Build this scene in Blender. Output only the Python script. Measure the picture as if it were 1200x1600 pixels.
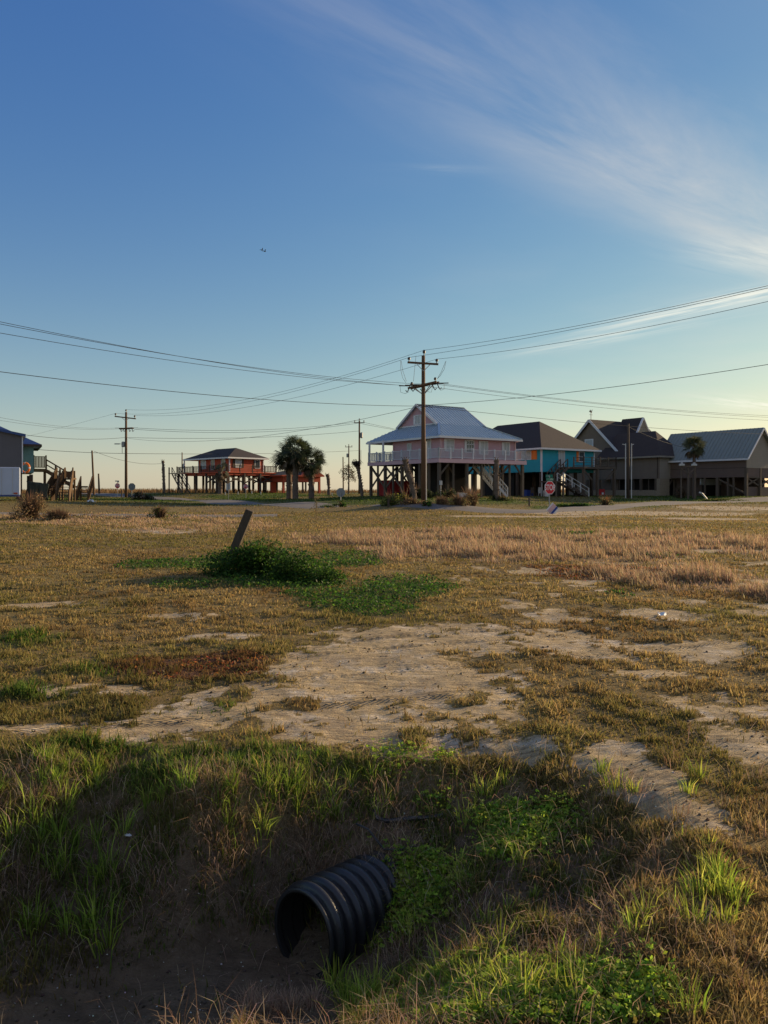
import bpy, math, random
import numpy as np
from mathutils import Vector, Matrix
random.seed(7); RNG = np.random.default_rng(11)
R = math.radians
for o in list(bpy.data.objects): bpy.data.objects.remove(o)
S = bpy.context.scene
# ---------------------------------------------------------------- camera
CAMH, F, HOR = 1.6, 1180.0, 767.0
cam = bpy.data.objects.new('camera', bpy.data.cameras.new('camera')); S.collection.objects.link(cam)
cam.location = (0, 0, CAMH); cam.rotation_euler = (R(90), 0, 0)
cam.data.sensor_fit = 'VERTICAL'; cam.data.sensor_height = 36; cam.data.lens = F/1600*36
cam.data.shift_y = -(800-HOR)/1600; cam.data.clip_start = .05; cam.data.clip_end = 9000
S.camera = cam
# ---------------------------------------------------------------- light
SUN_EL, SUN_AZ = 14.5, 57.0            # azimuth from +Y towards +X
S.view_settings.view_transform = 'Standard'; S.view_settings.look = 'None'
S.view_settings.gamma = 1.0; S.view_settings.exposure = 0.66
sd = Vector((math.sin(R(SUN_AZ))*math.cos(R(SUN_EL)), math.cos(R(SUN_AZ))*math.cos(R(SUN_EL)), math.sin(R(SUN_EL))))
sun = bpy.data.objects.new('sun', bpy.data.lights.new('sun', 'SUN')); S.collection.objects.link(sun)
sun.data.energy = 5.0; sun.data.angle = R(.5); sun.data.color = (1, .745, .44)
sun.rotation_euler = sd.to_track_quat('Z', 'Y').to_euler(); sun.location = (40, 26, 30)
SKY_STRENGTH = .066

class NT:
    """small helper for node trees"""
    def __init__(s, nt): s.t = nt; s.n = nt.nodes; s.l = nt.links
    def node(s, kind, **kw):
        n = s.n.new(kind)
        for k, v in kw.items():
            setattr(n, k, v)
        return n
    def set(s, sock, v):
        if isinstance(v, bpy.types.NodeSocket): s.l.new(v, sock)
        else: sock.default_value = v
    def m(s, op, a, b=0.0, c=0.0, clamp=False):
        n = s.n.new('ShaderNodeMath'); n.operation = op; n.use_clamp = clamp
        s.set(n.inputs[0], a); s.set(n.inputs[1], b); s.set(n.inputs[2], c)
        return n.outputs[0]
    def mix(s, f, a, b, mode='MIX'):
        n = s.n.new('ShaderNodeMixRGB'); n.blend_type = mode
        s.set(n.inputs[0], f)
        for i, v in ((1, a), (2, b)):
            if isinstance(v, (tuple, list)) and len(v) == 3: v = (*v, 1)
            s.set(n.inputs[i], v)
        return n.outputs[0]
    def noise(s, vec, scale, detail=4, rough=.55, dist=0.0):
        n = s.n.new('ShaderNodeTexNoise'); n.inputs['Scale'].default_value = scale
        n.inputs['Detail'].default_value = detail; n.inputs['Roughness'].default_value = rough
        n.inputs['Distortion'].default_value = dist
        if vec is not None: s.l.new(vec, n.inputs['Vector'])
        return n.outputs['Fac']
    def ramp(s, f, a, b):
        n = s.n.new('ShaderNodeMapRange'); n.clamp = True
        s.set(n.inputs[0], f); n.inputs[1].default_value = a; n.inputs[2].default_value = b
        return n.outputs[0]

W = bpy.data.worlds.new('World'); S.world = W; W.use_nodes = True
w = NT(W.node_tree); w.n.clear()
sky = w.node('ShaderNodeTexSky', sky_type='NISHITA'); sky.sun_disc = False
sky.sun_elevation = R(SUN_EL); sky.sun_rotation = R(SUN_AZ)
sky.air_density = 1.0; sky.dust_density = .3; sky.ozone_density = 1.0
ssep = w.node('ShaderNodeSeparateColor'); w.l.new(sky.outputs[0], ssep.inputs[0]); scomb = w.node('ShaderNodeCombineColor')
for i_, (g_, k_) in enumerate(((1.28, .60), (1.0, 1.0), (.46, 2.58))): w.l.new(w.m('MULTIPLY', w.m('POWER', ssep.outputs[i_], g_), k_), scomb.inputs[i_])
skyo = scomb.outputs[0]
geo = w.node('ShaderNodeTexCoord'); sep = w.node('ShaderNodeSeparateXYZ'); w.l.new(geo.outputs['Generated'], sep.inputs[0])
zz = w.m('MAXIMUM', sep.outputs[2], .01)
cx = w.m('DIVIDE', sep.outputs[0], zz); cy = w.m('DIVIDE', sep.outputs[1], zz)     # a thin cloud layer seen from below
ang = math.atan2(.68, .73); ca, sa = math.cos(ang), math.sin(ang)
al = w.m('ADD', w.m('MULTIPLY', cx, ca), w.m('MULTIPLY', cy, sa))
ac = w.m('SUBTRACT', w.m('MULTIPLY', cy, ca), w.m('MULTIPLY', cx, sa))
comb = w.node('ShaderNodeCombineXYZ'); w.l.new(w.m('MULTIPLY', al, .42), comb.inputs[0]); w.l.new(w.m('MULTIPLY', ac, 1.5), comb.inputs[1])
n1 = w.noise(comb.outputs[0], 1.5, 8, .62, .6)
comb2 = w.node('ShaderNodeCombineXYZ'); w.l.new(cx, comb2.inputs[0]); w.l.new(cy, comb2.inputs[1])
n2 = w.noise(comb2.outputs[0], .8, 4, .5)
def band(v, c, wd):
    d = w.m('DIVIDE', w.m('SUBTRACT', v, c), wd)
    return w.m('POWER', 2.718, w.m('MULTIPLY', w.m('MULTIPLY', d, d), -1.0))
b1 = w.m('MULTIPLY', band(ac, 1.17, .25), w.m('ADD', .10, w.ramp(n1, .36, .66)))
b1 = w.m('MULTIPLY', b1, w.ramp(al, .5, 2.2))
b1b = w.m('MULTIPLY', band(ac, .75, .35), w.m('MULTIPLY', w.ramp(n1, .45, .8), .35))
def wisp(x, y, ang2, rl, rw, amp):
    c2, s2 = math.cos(ang2), math.sin(ang2)
    dx = w.m('SUBTRACT', cx, x); dy = w.m('SUBTRACT', cy, y)
    l_ = w.m('ADD', w.m('MULTIPLY', dx, c2), w.m('MULTIPLY', dy, s2)); a_ = w.m('SUBTRACT', w.m('MULTIPLY', dy, c2), w.m('MULTIPLY', dx, s2))
    cc = w.node('ShaderNodeCombineXYZ'); w.l.new(w.m('MULTIPLY', l_, .9), cc.inputs[0]); w.l.new(w.m('MULTIPLY', a_, 6.5), cc.inputs[1])
    n = w.noise(cc.outputs[0], 1.3, 7, .62, .5)
    f = w.m('MULTIPLY', band(l_, 0, rl), band(a_, 0, rw))
    return w.m('MULTIPLY', w.m('MULTIPLY', f, w.ramp(n, .38, .60)), amp)
wsp = w.m('ADD', wisp(1.80, 4.0, R(-53), .75, .14, .85), wisp(1.42, 4.95, R(-50), .6, .16, .45))
wsp = w.m('ADD', wsp, wisp(4.3, 8.75, R(41), .9, .3, .7))
wsp = w.m('ADD', wsp, wisp(1.62, 3.2, R(30), .35, .2, .40))
wsp = w.m('ADD', wsp, wisp(.2, 2.35, R(5), .14, .03, .10))
veil = w.m('MULTIPLY', w.ramp(n2, .45, .85), w.ramp(cx, -.5, 2.5)); veil = w.m('MULTIPLY', veil, w.m('ADD', .12, w.m('MULTIPLY', n1, .55)))
tot = w.m('ADD', w.m('ADD', w.m('MULTIPLY', b1, .68), w.m('MULTIPLY', b1b, .5)), veil, clamp=True)
tot = w.m('MULTIPLY', tot, w.ramp(sep.outputs[2], .03, .09))
back = w.m('MULTIPLY', w.m('ADD', w.ramp(sep.outputs[1], .1, -.5), w.ramp(sep.outputs[2], .68, .9), clamp=True), w.m('ADD', .22, w.m('MULTIPLY', n2, .3)))   # unseen cloud added behind the camera and overhead as neutral fill for the shade
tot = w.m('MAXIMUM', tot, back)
hz_ = w.m('MULTIPLY', w.m('POWER', 2.718, w.m('DIVIDE', w.m('MAXIMUM', sep.outputs[2], 0.0), -.10)), .5)
skyo = w.mix(hz_, skyo, (6.0, 5.7, 3.6))     # low hazy air
cloud = w.mix(.6, skyo, (8.0, 7.4, 6.6))
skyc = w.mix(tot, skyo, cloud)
skyc = w.mix(w.m('MULTIPLY', wsp, 1.0, clamp=True), skyc, (10.0, 9.7, 8.3))
hs = w.node('ShaderNodeHueSaturation'); hs.inputs['Saturation'].default_value = 1.0; w.l.new(skyc, hs.inputs['Color'])
bg = w.node('ShaderNodeBackground'); bg.inputs['Strength'].default_value = SKY_STRENGTH
out = w.node('ShaderNodeOutputWorld'); w.l.new(hs.outputs[0], bg.inputs[0]); w.l.new(bg.outputs[0], out.inputs[0])

# ---------------------------------------------------------------- helpers
def mat(name, col, rough=.8, nscale=3.0, amt=.25, bump=.0, bscale=30., spec=.3, metal=0., stretch=None, siding=0., transl=0., attr=None, col2=None):
    m = bpy.data.materials.new(name); m.use_nodes = True; t = NT(m.node_tree); t.n.clear()
    o_ = t.node('ShaderNodeOutputMaterial'); b = t.node('ShaderNodeBsdfPrincipled')
    tc = t.node('ShaderNodeTexCoord'); vec = tc.outputs['Object']
    if stretch:
        mp = t.node('ShaderNodeMapping'); mp.inputs['Scale'].default_value = stretch; t.l.new(vec, mp.inputs[0]); vec = mp.outputs[0]
    n = t.noise(vec, nscale, 5)
    base = (*col, 1)
    if attr:
        a = t.node('ShaderNodeAttribute', attribute_name=attr); base = a.outputs['Color']
    c2 = col2 if col2 else tuple(c*.45 for c in col)
    if attr: c = t.mix(t.m('MULTIPLY', t.ramp(n, .35, .75), amt), base, t.mix(1, base, (.45, .45, .45), 'MULTIPLY'))
    else: c = t.mix(t.m('MULTIPLY', t.ramp(n, .35, .75), amt), base, c2)
    t.l.new(c, b.inputs['Base Color'])
    b.inputs['Roughness'].default_value = rough; b.inputs['Metallic'].default_value = metal
    b.inputs['Specular IOR Level'].default_value = spec
    h = None
    if bump: h = t.m('MULTIPLY', t.noise(vec, bscale, 5), 1.0)
    if siding:
        sp = t.node('ShaderNodeSeparateXYZ'); t.l.new(tc.outputs['Object'], sp.inputs[0])
        saw = t.m('FRACT', t.m('DIVIDE', sp.outputs[2], siding))
        h = t.m('MULTIPLY', saw, .6)
        line = t.m('LESS_THAN', saw, .1); c = t.mix(t.m('MULTIPLY', line, .35), c, tuple(x*.5 for x in col)); t.l.new(c, b.inputs['Base Color'])
        bump = .5
    if h is not None and bump:
        bp = t.node('ShaderNodeBump'); bp.inputs['Strength'].default_value = bump; bp.inputs['Distance'].default_value = .02
        t.l.new(h, bp.inputs['Height']); t.l.new(bp.outputs[0], b.inputs['Normal'])
    sh = b.outputs[0]
    if transl:
        tr = t.node('ShaderNodeBsdfTranslucent'); t.l.new(c, tr.inputs[0])
        mx = t.node('ShaderNodeMixShader'); mx.inputs[0].default_value = transl
        t.l.new(sh, mx.inputs[1]); t.l.new(tr.outputs[0], mx.inputs[2]); sh = mx.outputs[0]
    t.l.new(sh, o_.inputs[0]); return m

M = dict(
 pink=mat('pink_siding', (.50, .30, .34), .7, 1.5, .15, siding=.16), pinktrim=mat('pink_trim', (.52, .34, .37), .6, 4, .15),
 white=mat('white_paint', (.62, .62, .64), .5, 3, .18), bluewhite=mat('rail_paint', (.55, .56, .60), .55, 3, .2),
 metalroof=mat('metal_roof', (.38, .46, .52), .42, .8, .18, metal=.35, spec=.5), shingle=mat('dark_shingle', (.045, .036, .036), .9, 5, .5, .5, 12),
 brownshingle=mat('brown_shingle', (.055, .042, .040), .9, 5, .4, .5, 12), blueroof=mat('blue_roof', (.035, .07, .19), .4, 1, .2, metal=.2),
 greyroof=mat('grey_roof', (.215, .235, .21), .5, 1, .15, metal=.2), teal=mat('teal_siding', (.03, .33, .42), .7, 1.5, .15, siding=.18),
 orange=mat('orange_paint', (.75, .19, .03), .6, 3, .2), redhouse=mat('orange_red_siding', (.42, .065, .028), .7, 1.5, .2, siding=.2), redtrim=mat('orange_red_trim', (.42, .07, .03), .7, 2, .2),
 brown=mat('brown_siding', (.19, .145, .112), .8, 1.2, .2, siding=.2), taupe=mat('taupe_siding', (.29, .25, .20), .8, 1.2, .2, siding=.2), choc=mat('chocolate_siding', (.135, .095, .08), .8, 1.2, .2, siding=.2),
 block=mat('block_masonry', (.30, .24, .17), .9, 6, .5, .4, 20, siding=.2), wood=mat('weathered_timber', (.115, .088, .066), .9, 4, .6, .4, 20, stretch=(6, 6, .6)),
 darkwood=mat('dark_timber', (.075, .055, .042), .9, 4, .5, .4, 20, stretch=(6, 6, .6)), brownwood=mat('brown_timber', (.12, .072, .036), .85, 4, .5, .3, 20),
 pole=mat('creosote_pole', (.13, .075, .04), .85, 2.5, .7, .6, 25, stretch=(8, 8, .5)), glass=mat('window_glass', (.05, .06, .07), .12, 1, .1, spec=.6),
 paleglass=mat('window_blind', (.42, .43, .43), .4, 1, .2), dark=mat('painted_shade', (.02, .017, .015), .9), steel=mat('galvanised_steel', (.28, .29, .29), .5, 6, .3, metal=.5),  # dark: near-black on under-house walls, stands in for the deep shade there
 signback=mat('sign_back', (.20, .215, .23), .5, 3, .2, metal=.3), red=mat('sign_red', (.50, .015, .03), .45, 3, .1), green=mat('sign_green', (.0, .14, .10), .45, 3, .1),
 wire=mat('wire', (.035, .035, .035), .6), insul=mat('insulator', (.05, .04, .04), .35), pvc=mat('grey_conduit', (.45, .45, .44), .5, 3, .2),
 plastic=mat('black_plastic', (.020, .021, .024), .30, 7, .25, .15, 60, spec=.5, col2=(.035, .03, .025)), redboard=mat('red_board', (.35, .02, .02), .7, 2, .3), concrete=mat('concrete', (.34, .31, .27), .9, 2, .35, .3, 30),
 asphalt=mat('asphalt', (.15, .135, .125), .92, 1.2, .35, .3, 40), gravel=mat('gravel_track', (.17, .15, .13), .95, .9, .5, .5, 20),
 grey=mat('grey_corrugated', (.115, .11, .12), .6, 1, .1, metal=.2), tealpale=mat('pale_teal_siding', (.12, .26, .28), .7, 1, .15, siding=.2), trailer=mat('white_trailer', (.42, .47, .58), .45, 1, .15),
 tyre=mat('tyre_rubber', (.02, .02, .02), .8), tarp=mat('green_tarp', (.035, .045, .04), .8, 2, .4), litter=mat('white_litter', (.65, .66, .66), .6, 8, .3), blue=mat('blue_paint', (.02, .05, .25), .6),
 bark=mat('palm_bark', (.15, .11, .085), .95, 6, .6, .8, 14), postwood=mat('grey_post_wood', (.085, .068, .05), .9, 5, .6, .8, 18, stretch=(6, 6, 1)),
 grass=mat('grass_blades', (1, 1, 1), .75, 1.2, .25, spec=.15, transl=.42, attr='col'), leaf=mat('leaves', (1, 1, 1), .6, 2, .2, spec=.25, transl=.55, attr='col'),
 frond=mat('palm_frond', (1, 1, 1), .6, 2, .2, spec=.2, transl=.2, attr='col'))

def tag(o, label=None, cat=None, group=None, kind=None):
    for k, v in (('label', label), ('category', cat), ('group', group), ('kind', kind)):
        if v: o[k] = v
    return o

class MB:
    def __init__(s, off=(0, 0, 0)): s.v = []; s.f = []; s.off = Vector(off)
    def add(s, vs, fs):
        k = len(s.v); s.v += [Vector(v)-s.off for v in vs]; s.f += [tuple(k+i for i in f) for f in fs]
    def box(s, c, d, rz=0.0, M3=None):
        X = [(x*d[0]/2, y*d[1]/2, z*d[2]/2) for x in (-1, 1) for y in (-1, 1) for z in (-1, 1)]
        Mx = M3 if M3 is not None else Matrix.Rotation(rz, 3, 'Z')
        s.add([Vector(c)+Mx @ Vector(p) for p in X], [(0, 1, 3, 2), (4, 6, 7, 5), (0, 4, 5, 1), (2, 3, 7, 6), (0, 2, 6, 4), (1, 5, 7, 3)])
    def b2(s, a, b): s.box([(a[i]+b[i])/2 for i in range(3)], [abs(b[i]-a[i]) for i in range(3)])
    def bar(s, p, q, w_, h_=None, up=(0, 0, 1)):
        p, q = Vector(p), Vector(q); h_ = h_ or w_; d = (q-p); L = d.length; d.normalize()
        u = Vector(up)
        if abs(d.dot(u)) > .98: u = Vector((0, 1, 0))
        x = d.cross(u).normalized(); y = x.cross(d)
        M3 = Matrix((x, d, y)).transposed(); s.box((p+q)/2, (w_, L, h_), M3=M3)
    def tube(s, pts, r, n=8, cap=True):
        pts = [Vector(p) for p in pts]; rs = r if isinstance(r, (list, tuple)) else [r]*len(pts)
        vs = []; fs = []; ref = None
        for i, p in enumerate(pts):
            d = (pts[min(i+1, len(pts)-1)]-pts[max(i-1, 0)]).normalized()
            if ref is None: ref = Vector((0, 0, 1)) if abs(d.z) < .9 else Vector((1, 0, 0))
            x = d.cross(ref).normalized(); y = x.cross(d).normalized(); ref = y if abs(d.z) < .999 else ref
            for k in range(n):
                a = 2*math.pi*k/n; vs.append(p+(x*math.cos(a)+y*math.sin(a))*rs[i])
        for i in range(len(pts)-1):
            for k in range(n): fs.append((i*n+k, i*n+(k+1) % n, (i+1)*n+(k+1) % n, (i+1)*n+k))
        if cap: fs += [tuple(range(n))[::-1], tuple((len(pts)-1)*n+k for k in range(n))]
        s.add(vs, fs)
    def prism(s, pts, vec):
        n = len(pts); vec = Vector(vec); pts = [Vector(p) for p in pts]
        s.add(pts+[p+vec for p in pts], [tuple(range(n))[::-1], tuple(range(n, 2*n))]+[(i, (i+1) % n, n+(i+1) % n, n+i) for i in range(n)])
    def build(s, name, m, parent=None, smooth=False, bevel=0):
        me = bpy.data.meshes.new(name); me.from_pydata([tuple(v) for v in s.v], [], s.f); me.update()
        me.materials.append(m)
        if smooth:
            for p in me.polygons: p.use_smooth = True
        o = bpy.data.objects.new(name, me); S.collection.objects.link(o)
        if parent: o.parent = parent
        if bevel:
            b = o.modifiers.new('b', 'BEVEL'); b.width = bevel; b.segments = 2
        return o
def empty(name, loc, rz=0., label=None, cat=None, group=None):
    o = bpy.data.objects.new(name, None); S.collection.objects.link(o); o.location = loc; o.rotation_euler = (0, 0, rz)
    o.empty_display_size = .2
    return tag(o, label, cat, group)
def copy_tree(o, parent=None):
    c = o.copy(); S.collection.objects.link(c); c.parent = parent
    for ch in list(o.children): copy_tree(ch, c)
    return c

# ---------------------------------------------------------------- noise + terrain
def vnoise(x, y, seed=0):
    x = np.asarray(x, float); y = np.asarray(y, float)
    xi = np.floor(x).astype(np.int64); yi = np.floor(y).astype(np.int64); fx = x-xi; fy = y-yi
    fx = fx*fx*(3-2*fx); fy = fy*fy*(3-2*fy)
    def h(a, b):
        n = (a*374761393+b*668265263+seed*982451653) & 0x7fffffff
        n = ((n ^ (n >> 13))*1274126177) & 0x7fffffff
        return ((n ^ (n >> 16)) & 0xffff)/65535.0
    return (h(xi, yi)*(1-fx)+h(xi+1, yi)*fx)*(1-fy)+(h(xi, yi+1)*(1-fx)+h(xi+1, yi+1)*fx)*fy
def fbm(x, y, sc, seed=0, oct=4, g=.55):
    t = 0; a = 1; n = 0
    for i in range(oct):
        t = t+a*vnoise(np.asarray(x)*sc+17.3*i, np.asarray(y)*sc-9.1*i, seed+i); n += a; a *= g; sc *= 2.03
    return t/n
def ss(a, b, x):
    t = np.clip((np.asarray(x, float)-a)/(b-a), 0, 1); return t*t*(3-2*t)
CP = np.array([(-60,55,.8),(-30,58,.85),(-30,75,.75),(-30,95,.75),(-38,48,.2),(-22,46,.15),(-10,45,.2),(-12,68,.3),(-23,88,.4),(-2,53,.3),(-11,85,.66),(-22,112,1.3),(-32,122,1.3),(-14,118,1.25),
 (5,70,.95),(0,78,1),(12,80,1),(-3,66,.8),(12,53,.2),(22,66,.35),(34,75,.45),(18,86,.95),(30,98,.95),(34,93,.95),(42,86,.95),(55,90,.95),(26,88,.95),(3,50,.36),(8.5,48,.14),(20,48,.1),(40,45,.1),(0,35,.05),(-20,35,.05),(20,35,.05),
 (-45,30,.05),(45,30,.05),(60,60,.3),(-70,80,.8),(0,24,0.),(-20,20,0.),(20,20,0.),(0,100,1.1),(5,125,1.3),(30,125,1.35),(-40,135,1.35),(0,145,1.35),(60,130,1.35),(-80,130,1.35),(90,90,1.2)])
BED = np.array([(-7,1.2),(-3.4,2.9),(-2.1,3.0),(-1.35,3.4),(-.8,3.75),(-.45,3.85),(-.10,3.66),(-.06,3.40),(-.24,2.98),(-.95,2.3),(-2.5,.8),(-7,-.6)])
def sdist(x, y, P):
    x = np.asarray(x, float); y = np.asarray(y, float); d = np.full(x.shape, 1e9); ins = np.zeros(x.shape, bool); n = len(P)
    for i in range(n):
        a = P[i]; b = P[(i+1) % n]; e = b-a; wx = x-a[0]; wy = y-a[1]
        t = np.clip((wx*e[0]+wy*e[1])/(e@e), 0, 1)
        d = np.minimum(d, np.hypot(wx-e[0]*t, wy-e[1]*t))
        c = ((a[1] > y) != (b[1] > y)) & (x < (b[0]-a[0])*(y-a[1])/(b[1]-a[1]+1e-12)+a[0]); ins ^= c
    return np.where(ins, -d, d)
def Hfar(x, y):
    x, y = np.asarray(x, float), np.asarray(y, float); out_ = np.zeros(np.shape(x)); m_ = y > 18
    out_[m_] = _Hfar(x[m_], y[m_]); return out_
def _Hfar(x, y):
    num = 0; den = 0
    for px, py, z in CP:
        wgt = 1/((x-px)**2+(y-py)**2+2.0)**1.5; num = num+wgt*z; den = den+wgt
    z = num/den*ss(18, 40, y)
    return z*(1-ss(135, 160, y))+1.35*ss(135, 160, y)
def ditch(x, y):
    """0 on the flat, 1 on the bed"""
    near = (np.asarray(y) < 9) & (np.abs(x) < 12)
    d = np.full(np.shape(x), 9.0)
    if np.any(near): d[near] = sdist(np.asarray(x)[near], np.asarray(y)[near], BED)
    wd = .44+.75*np.exp(-((x-.02)/.42)**2)+1.25*ss(-.1, .9, x)+.95*ss(-.8, -1.7, x)
    wd = wd*np.where(np.asarray(y) < 3.1, .78, 1.0)
    d = d+.42*(fbm(x, y, 1.9, 5)-.5)*ss(-.1, .4, d)+.05*(fbm(x, y, 7, 8)-.5)
    u_ = np.clip(d/wd, 0, 1); return (1-u_)*(1-.35*u_)*.6+(1-ss(0, 1, u_))*.4
def H(x, y):
    x = np.atleast_1d(np.asarray(x, float)); y = np.atleast_1d(np.asarray(y, float))
    z = Hfar(x, y); near = y < 40
    dt = ditch(x, y)
    z = z-(.60+.12*ss(-.8, -1.4, x)+.13*np.exp(-(((x+.45)/.55)**2+((y-3.6)/.6)**2)))*dt
    z = z+(fbm(x, y, .35, 3)-.5)*.10*(1-ss(25, 60, y))+(fbm(x, y, 2.6, 4)-.5)*.05*(1-ss(12, 30, y))
    z = z+(fbm(x, y, 16, 6, 3)-.5)*.030*(1-ss(5, 14, y))*(.35+.65*dt)
    z = z+.05*np.exp(-(((x+.26)/.16)**2+((y-3.84)/.2)**2))
    sp = (x+.385)*.722+(y-3.66)*.692; tp = (x+.385)*.692-(y-3.66)*.722
    wp = np.exp(-(tp/.34)**2)*ss(.62, .38, sp)*ss(-.4, .05, sp); tg_ = -.66+.30*ss(.1, .75, sp)+.14*ss(0, .3, tp)
    z = np.where(near, z*(1-wp)+np.minimum(z, tg_)*wp, z)
    # tyre ruts pressed into the bare sand
    ru = (x-.25)*.35-(y-7.0)
    z = z-.012*(np.exp(-((ru-.2)/.09)**2)+np.exp(-((ru+.75)/.09)**2)+np.exp(-((ru+1.3)/.09)**2))*(y < 12)*(y > 5)*(.5+.5*np.sin((x*.95+y*.33)*70))
    # low mounds: around the pole, under the vine
    z = z+.38*np.exp(-(((x-2.0)/6.5)**2+((y-50.5)/1.6)**2))
    z = z+.33*np.exp(-(((x+19)/7)**2+((y-30)/2.2)**2))
    return z
def h1(x, y): return float(H(x, y)[0])
def gxy(px, py, z=0.0):
    D = (CAMH-z)*F/(py-HOR); return ((px-600)/F*D, D)
def blob(x, y, L, seed, warp=.35, soft=.35):
    """soft mask of ellipses given in photo pixels on the flat ground, with ragged edges"""
    out_ = np.zeros(np.shape(x))
    nz1 = None
    for (px, py, rx, ry) in L:
        X0, Y0 = gxy(px, py); RX = rx/F*Y0; Y1 = gxy(px, py+ry)[1]; Y2 = gxy(px, max(py-ry, 772))[1]; RY = (Y2-Y1)/2; Yc = (Y1+Y2)/2
        q = np.sqrt(((x-X0)/RX)**2+((y-Yc)/RY)**2)
        sc = 1.1/max(min(RX, RY), .12)
        m_ = q < 1+soft+warp*1.2
        if not m_.any(): continue
        qq = q[m_]+warp*1.8*(fbm(x[m_], y[m_], sc*1.2, seed, 4, .65)-.5)+warp*1.5*(fbm(x[m_], y[m_], sc*5.3, seed+9, 3, .7)-.5)
        out_[m_] = np.maximum(out_[m_], 1-ss(1-soft, 1+soft, qq))
    return out_
SANDB = [(595,1050,175,50),(450,1095,190,32),(720,1000,200,22),(250,1135,120,22),(700,1080,110,55),(520,1120,200,40),(920,1012,70,12),(1060,1022,130,10),(1000,1050,70,7),(960,1185,60,26),(1010,1225,75,30),
 (1070,1275,60,32),(1140,1105,80,22),(1165,1165,50,32),(640,1150,100,16),(800,1165,90,14),(1035,962,60,8),(880,1005,60,12),(250,832,60,4),(150,1080,90,9),(60,1140,60,9),(1110,1010,90,12),(840,893,40,3),(1130,860,60,3),(340,995,60,5),(60,945,60,4),(270,965,60,5)]
FARSAND = [(1000,806,190,3.2),(1130,800,70,2.2),(720,803,90,2),(820,812,120,1.4),(1100,814,80,1.3),(900,808,60,2)]
TALLB = [(700,842,200,12),(930,850,220,16),(820,862,160,17),(1100,850,160,18),(1090,908,150,20),(960,875,110,14),(1180,920,70,22),(560,842,110,9),(660,860,100,14)]
TALL2 = [(60,815,110,10),(200,818,150,7),(300,826,120,7),(130,822,60,5)]
GREENB = [(430,908,110,12),(300,915,70,7),(255,882,60,8),(330,880,50,12),(460,915,90,9),(540,880,60,9),(560,940,90,18),(630,920,80,16),(480,930,40,5),(590,955,60,9),(545,868,50,6),(862,832,20,3),(930,836,40,2.5),(1025,868,30,3),(965,932,25,3),(990,815,20,2)]
REDB = [(300,1045,110,17),(350,1030,70,14),(225,1040,60,12),(950,895,110,10),(880,888,60,6),(1010,905,60,7)]
NGREEN = [(30,1000,60,12),(330,1110,55,10),(200,1050,90,12),(420,1190,190,20),(230,1195,130,14),(520,1210,120,22),(180,1170,120,8),(60,1085,60,10)]
FARGREEN = [(950,797,90,3),(1090,790,120,3),(860,800,30,2),(400,796,160,3),(240,790,150,2.5),(560,797,50,2)]
def zones(x, y):
    x = np.asarray(x, float); y = np.asarray(y, float)
    z = {}
    dt = ditch(x, y)
    s = blob(x, y, SANDB, 21, .75, .36)
    core = blob(x, y, [(590,1055,150,38)], 20, .3)
    s = s*(1-.9*ss(.53, .62, .5*fbm(x, y, 1.5, 36)+.5*fbm(x, y, 5.2, 38))*(1-core))
    patch = ss(.56, .66, .6*fbm(x, y, .9, 31)+.4*fbm(x, y, 3.1, 33))*(1-ss(14, 24, y))*ss(4.6, 5.5, y)*ss(-1.5, 2.5, x)
    s = np.maximum(s, patch*.9); s = np.maximum(s, blob(x, y, FARSAND, 24, .3))
    s = s*(1-ss(.02, .2, dt))
    z['sand'] = s; z['ditch'] = ss(.04, .5, dt); z['bed'] = ss(.86, .985, dt)
    z['tall'] = blob(x, y, TALLB, 41, .3, .35)*(1-s); z['tall2'] = blob(x, y, TALL2, 44, .4, .4)
    z['green'] = blob(x, y, GREENB, 51, .32, .2); z['red'] = blob(x, y, REDB, 55, .4, .3)
    z['ngreen'] = blob(x, y, NGREEN, 58, .35, .4)*(1-z['ditch'])
    lot = ss(.35, .6, Hfar(x, y))*ss(50, 58, y)
    z['fgreen'] = np.maximum(blob(x, y, FARGREEN, 61, .3, .4), lot*(.4+.6*ss(.4, .6, fbm(x, y, .12, 63))))
    return z

# ground sheet
def graded(start, step, fine_to, grow, smax, to, grow2=1.25):
    a = [start]; st = step
    while a[-1] < to:
        if a[-1] > fine_to: st = min(st*grow, smax) if a[-1] < 150 else st*grow2
        a.append(a[-1]+st)
    return a
gy = sorted([-x for x in graded(-1.4, .1, -1, 1.2, 5, 60)])+graded(1.45, .022, 5.0, 1.02, .9, 3500)
xp = graded(0, .026, 1.7, 1.025, .95, 2500)
gx = [-v for v in xp[:0:-1]]+xp
GX, GY = np.meshgrid(gx, gy); nx, ny = len(gx), len(gy)
fx_, fy_ = GX.ravel(), GY.ravel(); GZ = H(fx_, fy_)
me = bpy.data.meshes.new('ground')
me.vertices.add(nx*ny); me.vertices.foreach_set('co', np.stack([fx_, fy_, GZ], 1).astype(np.float32).ravel())
idx = np.arange(nx*ny).reshape(ny, nx); q = np.stack([idx[:-1, :-1], idx[:-1, 1:], idx[1:, 1:], idx[1:, :-1]], -1).reshape(-1, 4)
def fill(me, faces_flat, starts):
    me.loops.add(len(faces_flat)); me.loops.foreach_set('vertex_index', faces_flat.astype(np.int32))
    me.polygons.add(len(starts)); me.polygons.foreach_set('loop_start', starts.astype(np.int32))
    me.update(calc_edges=True)
fill(me, q.ravel(), np.arange(len(q))*4)
me.polygons.foreach_set('use_smooth', np.ones(len(q), bool))
zn = zones(fx_, fy_)
ca_ = me.color_attributes.new('zone', 'FLOAT_COLOR', 'POINT')
gr = np.clip(zn['green']*.8+zn['fgreen']+zn['ngreen']*.7, 0, 1)
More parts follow.
